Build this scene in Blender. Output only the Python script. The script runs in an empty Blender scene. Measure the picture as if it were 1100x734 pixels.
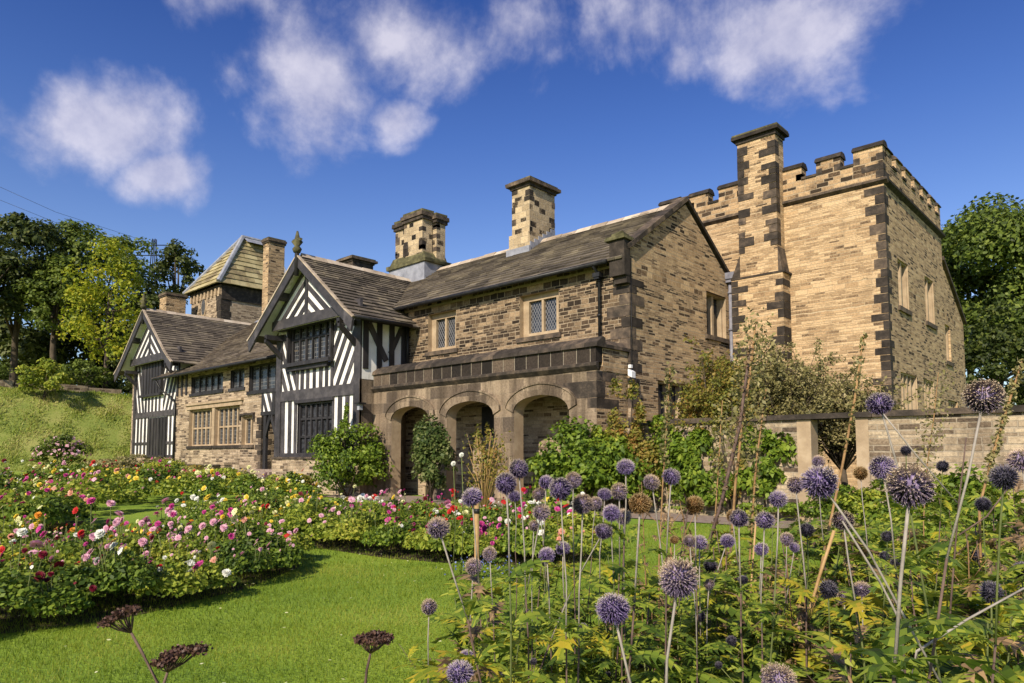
import bpy, math, random
import numpy as np
from mathutils import Vector, Matrix
rnd = random.Random(7); NR = np.random.RandomState(11)
SC = bpy.context.scene; COL = SC.collection
# ------------------------------------------------------------------ camera
F0, CX, CY = 758.0, 550.0, 437.0
TH = math.atan2(54, 758); AZ = math.radians(47.2); ZC = 1.5
D_ = np.array([-math.cos(AZ), math.sin(AZ), 0]); R_ = np.array([math.sin(AZ), math.cos(AZ), 0]); K_ = np.array([0, 0, 1.])
FW = D_*math.cos(TH)+K_*math.sin(TH); UP = -D_*math.sin(TH)+K_*math.cos(TH); CAM = np.array([0, 0, ZC])
cam = bpy.data.cameras.new('camera'); co = bpy.data.objects.new('camera', cam); COL.objects.link(co); SC.camera = co
cam.sensor_width = 36; cam.lens = 36*F0/1100; cam.shift_y = (CY-367)/1100; cam.clip_end = 3000; cam.clip_start = .05
co.location = CAM
co.matrix_world = Matrix([[R_[0], UP[0], -FW[0], 0], [R_[1], UP[1], -FW[1], 0], [R_[2], UP[2], -FW[2], ZC], [0, 0, 0, 1]])
def ray(x, y): return FW+R_*(x-CX)/F0+UP*(CY-y)/F0
def pY(x, y, Y): v = ray(x, y); return CAM+v*Y/v[1]
def pX(x, y, X): v = ray(x, y); return CAM+v*X/v[0]
def pZ(x, y, Z=0.): v = ray(x, y); return CAM+v*(Z-ZC)/v[2]
def at(x, y, D): return CAM+ray(x, y)*D
# ------------------------------------------------------------------ light
SUN = np.array([.24, -.80, .58]); SUN /= np.linalg.norm(SUN)
EL = math.asin(SUN[2]); ROT = math.atan2(SUN[0], SUN[1])
sl = bpy.data.lights.new('sun', 'SUN'); so = bpy.data.objects.new('sun', sl); COL.objects.link(so)
sl.energy = 5.0; sl.angle = math.radians(.5); sl.color = (1, .88, .70)
so.rotation_euler = Vector(SUN).to_track_quat('Z', 'Y').to_euler(); so.location = (0, -10, 40)
W = bpy.data.worlds.new('World'); SC.world = W; W.use_nodes = True
nt = W.node_tree; nt.nodes.clear()
def N(t, typ, **kw):
    n = t.nodes.new(typ)
    for k, v in kw.items():
        if k.startswith('i_'): n.inputs[k[2:].replace('_', ' ')].default_value = v
        else: setattr(n, k, v)
    return n
def Mth(t, op, a, b=None, clamp=False):
    n = t.nodes.new('ShaderNodeMath'); n.operation = op; n.use_clamp = clamp
    for i, v in enumerate((a, b)):
        if v is None: continue
        if isinstance(v, (int, float)): n.inputs[i].default_value = v
        else: t.links.new(v, n.inputs[i])
    return n.outputs[0]
def ramp(t, fac, stops, interp='LINEAR'):
    n = t.nodes.new('ShaderNodeValToRGB'); n.color_ramp.interpolation = interp
    e = n.color_ramp.elements
    while len(e) > 1: e.remove(e[-1])
    e[0].position = stops[0][0]; e[0].color = (*stops[0][1], 1)
    for p, c in stops[1:]:
        q = e.new(p); q.color = (*c, 1)
    t.links.new(fac, n.inputs[0]); return n.outputs[0]
sky = N(nt, 'ShaderNodeTexSky', sky_type='NISHITA', sun_disc=False, sun_elevation=EL, sun_rotation=ROT)
sky.air_density = 1.0; sky.dust_density = .6; sky.ozone_density = 3.0
hs = N(nt, 'ShaderNodeHueSaturation'); hs.inputs['Saturation'].default_value = 1.15; hs.inputs['Hue'].default_value = .515; hs.inputs['Value'].default_value = 1.0
nt.links.new(sky.outputs[0], hs.inputs['Color'])
sdir = N(nt, 'ShaderNodeTexCoord'); sz_ = N(nt, 'ShaderNodeSeparateXYZ'); nt.links.new(sdir.outputs['Generated'], sz_.inputs[0])
grade = ramp(nt, sz_.outputs[2], [(0., (1.15, 1.1, 1.0)), (.2, (1.30, 1.22, 1.16)), (.42, (.72, .86, 1.06)), (.62, (.34, .54, .86))])
gm = N(nt, 'ShaderNodeMixRGB', blend_type='MULTIPLY'); gm.inputs[0].default_value = 1.; nt.links.new(hs.outputs[0], gm.inputs[1]); nt.links.new(grade, gm.inputs[2])
tc = N(nt, 'ShaderNodeTexCoord'); DIR = tc.outputs['Generated']
# clouds: soft masses around directions of the sky, broken up by noise
CL = [(102, 140, 88, 60, 1.3), (165, 188, 62, 36, 1.0), (335, 80, 75, 95, 1.0), (430, 45, 120, 60, .85), (425, 135, 40, 32, .8), (560, 30, 90, 60, .5), (700, 25, 100, 55, .62),
      (725, 70, 35, 40, .6), (840, 40, 110, 50, .62), (240, -20, 90, 40, .7), (480, 310, 90, 22, .35)]
mask = None
for (x, y, rx, ry, amp) in CL:
    c = ray(x, y); c /= np.linalg.norm(c)
    rt = R_-c*np.dot(R_, c); rt /= np.linalg.norm(rt); u_ = np.cross(rt, c); u_ /= np.linalg.norm(u_)
    sc_ = []
    for ax, rr in ((rt, rx/F0), (u_, ry/F0)):
        d = N(nt, 'ShaderNodeVectorMath', operation='DOT_PRODUCT'); nt.links.new(DIR, d.inputs[0]); d.inputs[1].default_value = tuple(ax/rr*.95)
        sc_.append(Mth(nt, 'POWER', Mth(nt, 'ABSOLUTE', d.outputs['Value']), 2.))
    df = N(nt, 'ShaderNodeVectorMath', operation='DOT_PRODUCT'); nt.links.new(DIR, df.inputs[0]); df.inputs[1].default_value = tuple(c)
    r2 = Mth(nt, 'ADD', sc_[0], sc_[1])
    m = Mth(nt, 'MULTIPLY', Mth(nt, 'MULTIPLY', Mth(nt, 'SUBTRACT', 1., Mth(nt, 'SQRT', r2)), amp), Mth(nt, 'GREATER_THAN', df.outputs['Value'], 0.))
    mask = m if mask is None else Mth(nt, 'MAXIMUM', mask, m)
n1 = N(nt, 'ShaderNodeTexNoise', i_Scale=4.2, i_Detail=9., i_Roughness=.55, i_Distortion=.5); nt.links.new(DIR, n1.inputs['Vector'])
n2 = N(nt, 'ShaderNodeTexNoise', i_Scale=13., i_Detail=7., i_Roughness=.6); nt.links.new(DIR, n2.inputs['Vector'])
dens = Mth(nt, 'ADD', mask, Mth(nt, 'ADD', Mth(nt, 'MULTIPLY', Mth(nt, 'SUBTRACT', n1.outputs[0], .5), 2.4), Mth(nt, 'MULTIPLY', Mth(nt, 'SUBTRACT', n2.outputs[0], .5), .9)))
mr = N(nt, 'ShaderNodeMapRange', interpolation_type='SMOOTHSTEP'); nt.links.new(dens, mr.inputs[0]); mr.inputs[1].default_value = .08; mr.inputs[2].default_value = .80
cf = Mth(nt, 'MULTIPLY', mr.outputs[0], .68)
ccol = ramp(nt, n2.outputs[0], [(.3, (3.6, 3.6, 4.9)), (.66, (7.2, 6.8, 7.4))])
mx = N(nt, 'ShaderNodeMixRGB'); nt.links.new(cf, mx.inputs[0]); nt.links.new(gm.outputs[0], mx.inputs[1]); nt.links.new(ccol, mx.inputs[2])
bg = N(nt, 'ShaderNodeBackground', i_Strength=.105); nt.links.new(mx.outputs[0], bg.inputs[0])
wo = N(nt, 'ShaderNodeOutputWorld'); nt.links.new(bg.outputs[0], wo.inputs[0])
SC.view_settings.view_transform = 'Standard'; SC.view_settings.look = 'None'; SC.view_settings.exposure = 0.36; SC.view_settings.gamma = 1
SC.cycles.max_bounces = 5; SC.cycles.transparent_max_bounces = 6

# ------------------------------------------------------------------ materials
M = {}
def newmat(name):
    m = bpy.data.materials.new(name); m.use_nodes = True; t = m.node_tree; t.nodes.clear()
    b = N(t, 'ShaderNodeBsdfPrincipled'); o = N(t, 'ShaderNodeOutputMaterial'); t.links.new(b.outputs[0], o.inputs[0])
    M[name] = m; return m, t, b, o
def wallcoord(t, warp=.02):
    g = N(t, 'ShaderNodeNewGeometry'); s = N(t, 'ShaderNodeSeparateXYZ'); t.links.new(g.outputs['Position'], s.inputs[0])
    sn = N(t, 'ShaderNodeSeparateXYZ'); t.links.new(g.outputs['True Normal'], sn.inputs[0])
    ax = Mth(t, 'GREATER_THAN', Mth(t, 'ABSOLUTE', sn.outputs[0]), .6)
    u = Mth(t, 'ADD', Mth(t, 'MULTIPLY', s.outputs[1], ax), Mth(t, 'MULTIPLY', s.outputs[0], Mth(t, 'SUBTRACT', 1., ax)))
    u = Mth(t, 'ADD', u, Mth(t, 'MULTIPLY', ax, 3.3))
    vn = N(t, 'ShaderNodeTexNoise', noise_dimensions='1D', i_Scale=1.9, i_Detail=2.); t.links.new(s.outputs[2], vn.inputs['W'])
    v = Mth(t, 'ADD', s.outputs[2], Mth(t, 'MULTIPLY', vn.outputs[0], .35))
    wn = N(t, 'ShaderNodeTexNoise', i_Scale=2.2, i_Detail=3.); t.links.new(g.outputs['Position'], wn.inputs['Vector'])
    v = Mth(t, 'ADD', v, Mth(t, 'MULTIPLY', wn.outputs[0], warp*2))
    c = N(t, 'ShaderNodeCombineXYZ'); t.links.new(u, c.inputs[0]); t.links.new(v, c.inputs[1])
    return c.outputs[0], g.outputs['Position'], s
def stone(name, stops, mortar, bw=.42, bh=.13, ms=.012, dark=0., stain=.3, bump=.5, warp=.02, seed=0., streak=0.):
    m, t, b, o = newmat(name); vec, pos, sep = wallcoord(t, warp)
    br = N(t, 'ShaderNodeTexBrick', offset=.43, offset_frequency=2, squash=.8, squash_frequency=3)
    br.inputs['Color1'].default_value = (0, 0, 0, 1); br.inputs['Color2'].default_value = (1, 1, 1, 1); br.inputs['Mortar'].default_value = (.5, .5, .5, 1)
    for k, v in (('Scale', 1.), ('Mortar Size', ms), ('Mortar Smooth', .25), ('Bias', 0.), ('Brick Width', bw), ('Row Height', bh)): br.inputs[k].default_value = v
    t.links.new(vec, br.inputs['Vector'])
    big = N(t, 'ShaderNodeTexNoise', i_Scale=.9, i_Detail=4., i_Roughness=.6); t.links.new(pos, big.inputs['Vector'])
    fin = N(t, 'ShaderNodeTexNoise', i_Scale=16., i_Detail=6., i_Roughness=.7); t.links.new(pos, fin.inputs['Vector'])
    val = Mth(t, 'ADD', br.outputs['Color'], Mth(t, 'MULTIPLY', Mth(t, 'SUBTRACT', big.outputs[0], .5), .7))
    val = Mth(t, 'ADD', val, Mth(t, 'MULTIPLY', Mth(t, 'SUBTRACT', fin.outputs[0], .5), .45))
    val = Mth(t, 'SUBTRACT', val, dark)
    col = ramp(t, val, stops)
    mm = N(t, 'ShaderNodeMixRGB'); t.links.new(br.outputs['Fac'], mm.inputs[0]); t.links.new(col, mm.inputs[1]); mm.inputs[2].default_value = (*mortar, 1)
    # soot and weather stains
    st = N(t, 'ShaderNodeTexNoise', i_Scale=1.1, i_Detail=7., i_Roughness=.65); 
    mp = N(t, 'ShaderNodeMapping'); t.links.new(pos, mp.inputs[0]); mp.inputs['Scale'].default_value = (1.6, 1.6, .55 if streak == 0 else .18); mp.inputs['Location'].default_value = (seed, seed, 0); t.links.new(mp.outputs[0], st.inputs['Vector'])
    sf = N(t, 'ShaderNodeMapRange', interpolation_type='SMOOTHSTEP'); t.links.new(st.outputs[0], sf.inputs[0]); sf.inputs[1].default_value = .48 if not streak else .36; sf.inputs[2].default_value = .72 if not streak else .66; sf.inputs[4].default_value = stain
    m2 = N(t, 'ShaderNodeMixRGB', blend_type='MIX'); t.links.new(sf.outputs[0], m2.inputs[0]); t.links.new(mm.outputs[0], m2.inputs[1]); m2.inputs[2].default_value = (.06, .045, .032, 1)
    m3 = N(t, 'ShaderNodeMixRGB', blend_type='MULTIPLY'); m3.inputs[0].default_value = .6; t.links.new(m2.outputs[0], m3.inputs[1])
    t.links.new(ramp(t, fin.outputs[0], [(.3, (.55, .52, .5)), (.6, (1.1, 1.1, 1.1))]), m3.inputs[2]); t.links.new(m3.outputs[0], b.inputs['Base Color'])
    b.inputs['Roughness'].default_value = .92; b.inputs['Specular IOR Level'].default_value = .15
    h = Mth(t, 'ADD', Mth(t, 'MULTIPLY', Mth(t, 'SUBTRACT', 1., br.outputs['Fac']), .8), Mth(t, 'MULTIPLY', fin.outputs[0], .6))
    h = Mth(t, 'ADD', h, Mth(t, 'MULTIPLY', br.outputs['Color'], .25))
    bp = N(t, 'ShaderNodeBump', i_Strength=min(1., bump*1.4), i_Distance=.05); t.links.new(h, bp.inputs['Height']); t.links.new(bp.outputs[0], b.inputs['Normal'])
    return m
def mottled(name, stops, scale=3., rough=.85, bump=.25, dist=.02, island=.0, detail=6., spec=.2, stretch=None):
    m, t, b, o = newmat(name); g = N(t, 'ShaderNodeNewGeometry')
    n = N(t, 'ShaderNodeTexNoise', i_Scale=scale, i_Detail=detail, i_Roughness=.65)
    if stretch:
        mp = N(t, 'ShaderNodeMapping'); mp.inputs['Scale'].default_value = stretch; t.links.new(g.outputs['Position'], mp.inputs[0]); t.links.new(mp.outputs[0], n.inputs['Vector'])
    else: t.links.new(g.outputs['Position'], n.inputs['Vector'])
    v = n.outputs[0]
    if island: v = Mth(t, 'ADD', v, Mth(t, 'MULTIPLY', Mth(t, 'SUBTRACT', g.outputs['Random Per Island'], .5), island))
    t.links.new(ramp(t, v, stops), b.inputs['Base Color']); b.inputs['Roughness'].default_value = rough; b.inputs['Specular IOR Level'].default_value = spec
    if bump:
        n3 = N(t, 'ShaderNodeTexNoise', i_Scale=scale*6, i_Detail=5.); t.links.new(g.outputs['Position'], n3.inputs['Vector'])
        bp = N(t, 'ShaderNodeBump', i_Strength=bump, i_Distance=dist); t.links.new(n3.outputs[0], bp.inputs['Height']); t.links.new(bp.outputs[0], b.inputs['Normal'])
    return m
def leafmat(name, cols, trans=.35, rough=.55, spread=1., spec=.3, nsc=.9, nw=.9):
    m, t, b, o = newmat(name); g = N(t, 'ShaderNodeNewGeometry')
    n = N(t, 'ShaderNodeTexNoise', i_Scale=nsc, i_Detail=3.); t.links.new(g.outputs['Position'], n.inputs['Vector'])
    v = Mth(t, 'ADD', Mth(t, 'MULTIPLY', g.outputs['Random Per Island'], spread*.7), Mth(t, 'MULTIPLY', Mth(t, 'SUBTRACT', n.outputs[0], .35 if nw < 1 else .42), nw*spread))
    k = len(cols); col = ramp(t, v, [(i/(k-1), c) for i, c in enumerate(cols)])
    t.links.new(col, b.inputs['Base Color']); b.inputs['Roughness'].default_value = rough; b.inputs['Specular IOR Level'].default_value = spec
    tr = N(t, 'ShaderNodeBsdfTranslucent'); t.links.new(col, tr.inputs[0]); mx = N(t, 'ShaderNodeMixShader'); mx.inputs[0].default_value = trans
    t.links.new(b.outputs[0], mx.inputs[1]); t.links.new(tr.outputs[0], mx.inputs[2]); t.links.new(mx.outputs[0], o.inputs[0])
    return m
TAN = [(0., (.045, .032, .022)), (.13, (.13, .086, .052)), (.28, (.34, .228, .128)), (.7, (.50, .342, .19)), (1., (.60, .43, .25))]
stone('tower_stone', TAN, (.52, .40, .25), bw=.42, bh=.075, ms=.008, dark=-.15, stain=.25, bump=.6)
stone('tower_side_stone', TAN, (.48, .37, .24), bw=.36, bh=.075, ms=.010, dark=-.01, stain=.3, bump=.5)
stone('gable_stone', TAN, (.45, .35, .23), bw=.38, bh=.078, ms=.011, dark=.04, stain=.4, bump=.55)
stone('range_stone', [(0., (.03, .022, .016)), (.4, (.10, .068, .043)), (.62, (.22, .155, .095)), (1., (.42, .30, .185))], (.36, .28, .19), bw=.36, bh=.11, ms=.014, dark=.10, stain=.5, bump=.6)
stone('ashlar', [(0., (.11, .085, .065)), (.4, (.24, .18, .125)), (1., (.40, .31, .215))], (.32, .26, .19), bw=.8, bh=.42, ms=.006, dark=.06, stain=.85, bump=.4, streak=1)
stone('hall_stone', [(0., (.06, .045, .035)), (.2, (.16, .115, .08)), (.4, (.30, .225, .15)), (1., (.50, .39, .27))], (.42, .34, .25), bw=.42, bh=.10, ms=.011, dark=-.04, stain=.45, bump=.5)
stone('parapet_tan', TAN, (.42, .33, .22), bw=.40, bh=.15, ms=.011, dark=.14, stain=.55, bump=.5)
stone('wall_stone', [(0., (.06, .045, .035)), (.2, (.17, .125, .085)), (.4, (.30, .23, .155)), (1., (.50, .40, .27))], (.36, .30, .22), bw=.42, bh=.12, ms=.014, dark=-.04, stain=.6, bump=.5)
stone('parapet_stone', [(0., (.02, .017, .015)), (.6, (.065, .05, .04)), (1., (.16, .12, .085))], (.30, .26, .2), bw=.62, bh=9., ms=.012, dark=.1, stain=.3, bump=.4)
stone('mix_stone', [(0., (.02, .017, .014)), (.12, (.06, .045, .03)), (.22, (.34, .26, .16)), (1., (.55, .43, .27))], (.45, .37, .26), bw=.4, bh=.22, ms=.012, dark=.0, stain=.2, bump=.5)
mottled('dressed_stone', [(.3, (.28, .205, .13)), (.5, (.36, .27, .175)), (.75, (.47, .37, .25))], 2.5, .9, .3)
mottled('sooty_stone', [(.25, (.022, .018, .015)), (.5, (.048, .039, .032)), (.7, (.12, .09, .066)), (.9, (.26, .19, .12))], 3.5, .9, .5, .03, island=.32)
mottled('mossy_stone', [(.3, (.035, .03, .022)), (.5, (.085, .08, .04)), (.75, (.20, .18, .09))], 3., .95, .4)
mottled('slate', [(.2, (.055, .046, .038)), (.42, (.105, .088, .07)), (.6, (.15, .125, .095)), (.85, (.25, .21, .145))], 1.2, .85, .4, .02, island=.42)
mottled('slate_grey', [(.25, (.065, .052, .042)), (.5, (.13, .105, .082)), (.75, (.20, .165, .125))], 1.2, .85, .4, .02, island=.4)
mottled('slate_mossy', [(.3, (.17, .135, .08)), (.5, (.31, .255, .13)), (.75, (.42, .36, .2))], 1.2, .85, .4, .02, island=.4)
mottled('ridge_tile', [(.3, (.26, .205, .15)), (.6, (.46, .38, .29)), (.8, (.55, .48, .38))], 2., .9, .2, island=.4)
mottled('lead', [(.3, (.17, .175, .20)), (.6, (.30, .31, .35)), (.8, (.42, .43, .46))], 2., .45, .1)
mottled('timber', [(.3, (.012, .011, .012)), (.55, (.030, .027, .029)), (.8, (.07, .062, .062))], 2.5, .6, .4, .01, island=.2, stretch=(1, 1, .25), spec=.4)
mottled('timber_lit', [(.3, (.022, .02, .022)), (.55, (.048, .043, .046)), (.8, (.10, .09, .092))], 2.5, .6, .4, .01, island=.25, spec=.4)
mottled('plaster', [(.25, (.48, .45, .40)), (.42, (.72, .70, .66)), (.7, (.84, .83, .81))], 1.6, .8, .12, .01)
mottled('black_iron', [(.3, (.01, .01, .011)), (.7, (.03, .03, .032))], 5., .4, .1)
mottled('door_wood', [(.3, (.05, .04, .03)), (.7, (.14, .11, .09))], 4., .7, .3, stretch=(1, 1, .2))
mottled('inside', [(.3, (.005, .005, .006)), (.7, (.015, .013, .012))], 2., .9, 0)
mottled('bark', [(.3, (.035, .028, .02)), (.6, (.09, .07, .05)), (.8, (.16, .13, .1))], 4., .9, .6, .04, stretch=(1, 1, .3))
mottled('soil', [(.3, (.025, .017, .011)), (.7, (.07, .05, .033))], 6., .95, .5)
mottled('gravel', [(.3, (.17, .125, .10)), (.5, (.26, .20, .165)), (.75, (.36, .29, .24))], 9., .95, .4)
mottled('dry_stem', [(.3, (.18, .10, .045)), (.7, (.36, .22, .10))], 20., .8, .1, island=.4)
mottled('dark_stem', [(.3, (.06, .038, .034)), (.7, (.17, .115, .09))], 20., .8, .1)
mottled('pale_stem', [(.3, (.20, .175, .15)), (.7, (.36, .32, .28))], 30., .75, .1)
mottled('green_stem', [(.3, (.06, .08, .025)), (.7, (.14, .16, .05))], 20., .7, .1)
mottled('cane', [(.3, (.32, .19, .08)), (.7, (.48, .32, .15))], 14., .5, .1)
mottled('white_metal', [(.3, (.7, .7, .7)), (.7, (.82, .82, .82))], 5., .4, 0)
mottled('hopper_lead', [(.3, (.12, .12, .15)), (.7, (.25, .25, .29))], 5., .5, 0)
# leaded glass: dark pane with pale lead lattice
def glassmat(name, base, lead, sx, sz, w=.1, diamond=False):
    m, t, b, o = newmat(name); vec, pos, s = wallcoord(t, 0.)
    sp = N(t, 'ShaderNodeSeparateXYZ'); t.links.new(vec, sp.inputs[0])
    u, v = sp.outputs[0], s.outputs[2]
    if diamond: u, v = Mth(t, 'ADD', u, Mth(t, 'MULTIPLY', v, .62)), Mth(t, 'SUBTRACT', u, Mth(t, 'MULTIPLY', v, .62))
    def line(c, sc):
        f = Mth(t, 'FRACT', Mth(t, 'MULTIPLY', c, 1/sc)); return Mth(t, 'LESS_THAN', f, w)
    L = Mth(t, 'MAXIMUM', line(u, sx), line(v, sz if not diamond else sx))
    n = N(t, 'ShaderNodeTexNoise', i_Scale=5., i_Detail=2.); t.links.new(pos, n.inputs['Vector'])
    pc = ramp(t, n.outputs[0], [(.35, base), (.7, tuple(min(1, c*3.5+.02) for c in base))])
    mm = N(t, 'ShaderNodeMixRGB'); t.links.new(L, mm.inputs[0]); t.links.new(pc, mm.inputs[1]); mm.inputs[2].default_value = (*lead, 1); t.links.new(mm.outputs[0], b.inputs['Base Color'])
    t.links.new(Mth(t, 'ADD', Mth(t, 'MULTIPLY', L, .5), .12), b.inputs['Roughness'])
    n4 = N(t, 'ShaderNodeTexVoronoi', i_Scale=9.); t.links.new(pos, n4.inputs['Vector'])
    bp = N(t, 'ShaderNodeBump', i_Strength=.12, i_Distance=.02); t.links.new(n4.outputs['Color'], bp.inputs['Height']); t.links.new(bp.outputs[0], b.inputs['Normal'])
glassmat('leaded_glass', (.012, .014, .018), (.13, .128, .125), .14, .19, .14)
glassmat('diamond_glass', (.010, .011, .014), (.17, .17, .18), .12, .12, .18, True)
glassmat('plain_glass', (.010, .011, .014), (.05, .05, .05), .6, .8, .03)
# foliage
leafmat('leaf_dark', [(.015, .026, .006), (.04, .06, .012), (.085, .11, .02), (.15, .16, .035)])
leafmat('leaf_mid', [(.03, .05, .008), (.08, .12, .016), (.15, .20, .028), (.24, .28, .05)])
leafmat('leaf_yellow', [(.10, .15, .012), (.24, .30, .02), (.40, .42, .03), (.52, .42, .04)], trans=.45)
leafmat('leaf_shrub', [(.03, .06, .008), (.10, .165, .015), (.19, .27, .025), (.32, .38, .045)])
leafmat('leaf_ivy', [(.03, .055, .012), (.07, .11, .025), (.15, .18, .05), (.32, .32, .14)])
leafmat('leaf_autumn', [(.07, .10, .02), (.18, .19, .03), (.30, .24, .05), (.30, .13, .04)])
leafmat('leaf_brown', [(.08, .08, .028), (.18, .165, .06), (.30, .26, .10), (.46, .38, .20)], trans=.25)
leafmat('leaf_dahlia', [(.03, .06, .01), (.09, .15, .018), (.20, .27, .03), (.40, .42, .05)])
leafmat('leaf_bed_yellow', [(.08, .13, .015), (.20, .27, .03), (.36, .40, .045), (.52, .48, .08)], trans=.4)
leafmat('leaf_thistle', [(.03, .055, .010), (.09, .15, .018), (.19, .26, .03), (.36, .40, .05), (.54, .48, .06)], trans=.4, nsc=2.5)
leafmat('leaf_thistle_yellow', [(.12, .18, .02), (.30, .34, .03), (.48, .42, .03), (.55, .38, .05)], trans=.45)
leafmat('leaf_dead', [(.05, .035, .02), (.13, .085, .045), (.26, .17, .09), (.42, .27, .13)], trans=.2)
leafmat('grass_blade', [(.08, .14, .010), (.16, .235, .015), (.26, .31, .025), (.38, .38, .07)], trans=.4, nsc=.8, spread=.9, nw=2.4)
leafmat('meadow_blade', [(.10, .16, .02), (.24, .32, .04), (.38, .40, .08), (.50, .44, .18)], trans=.35, nsc=.35, nw=2.4)
PET = {'pale pink': [(.55, .22, .34), (.75, .42, .52), (.82, .58, .62)], 'magenta': [(.35, .02, .16), (.55, .05, .26), (.7, .14, .36)], 'crimson': [(.07, .002, .012), (.16, .005, .02), (.26, .01, .035)],
       'red': [(.38, .01, .012), (.55, .02, .02), (.65, .05, .04)], 'yellow': [(.62, .42, .02), (.78, .60, .05), (.82, .7, .15)], 'pale yellow': [(.6, .58, .2), (.75, .74, .38), (.82, .8, .55)],
       'white': [(.65, .65, .55), (.8, .8, .72), (.85, .85, .8)], 'orange': [(.65, .2, .01), (.75, .32, .03), (.8, .42, .08)], 'salmon': [(.6, .2, .12), (.7, .34, .24), (.78, .48, .36)]}
for k, c in PET.items(): leafmat('petal_'+k.replace(' ', '_'), c, trans=.3, rough=.6, nsc=6.)
leafmat('petal_blue', [(.12, .15, .4), (.25, .3, .6)], trans=.2)
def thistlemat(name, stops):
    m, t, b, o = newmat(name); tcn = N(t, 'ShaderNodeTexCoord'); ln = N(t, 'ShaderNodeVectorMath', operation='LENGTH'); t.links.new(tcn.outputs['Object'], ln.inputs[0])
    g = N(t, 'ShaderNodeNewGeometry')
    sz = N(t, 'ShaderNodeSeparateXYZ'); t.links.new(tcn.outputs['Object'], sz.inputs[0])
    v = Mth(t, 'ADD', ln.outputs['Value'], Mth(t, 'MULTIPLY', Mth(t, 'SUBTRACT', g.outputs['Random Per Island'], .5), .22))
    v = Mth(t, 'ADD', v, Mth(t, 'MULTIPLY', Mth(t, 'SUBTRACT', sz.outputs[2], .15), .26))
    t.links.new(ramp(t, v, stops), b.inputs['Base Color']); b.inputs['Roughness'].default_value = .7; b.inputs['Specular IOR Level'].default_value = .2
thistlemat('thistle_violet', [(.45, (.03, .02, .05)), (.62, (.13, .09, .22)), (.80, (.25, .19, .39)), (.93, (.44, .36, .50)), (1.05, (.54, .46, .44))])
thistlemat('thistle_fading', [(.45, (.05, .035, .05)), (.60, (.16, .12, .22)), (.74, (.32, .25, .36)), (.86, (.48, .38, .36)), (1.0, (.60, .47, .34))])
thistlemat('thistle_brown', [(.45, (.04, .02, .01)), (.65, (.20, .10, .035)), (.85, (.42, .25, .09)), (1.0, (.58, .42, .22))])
thistlemat('thistle_dark', [(.45, (.010, .010, .016)), (.7, (.04, .036, .06)), (.9, (.10, .09, .14)), (1.0, (.26, .23, .26))])

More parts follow.
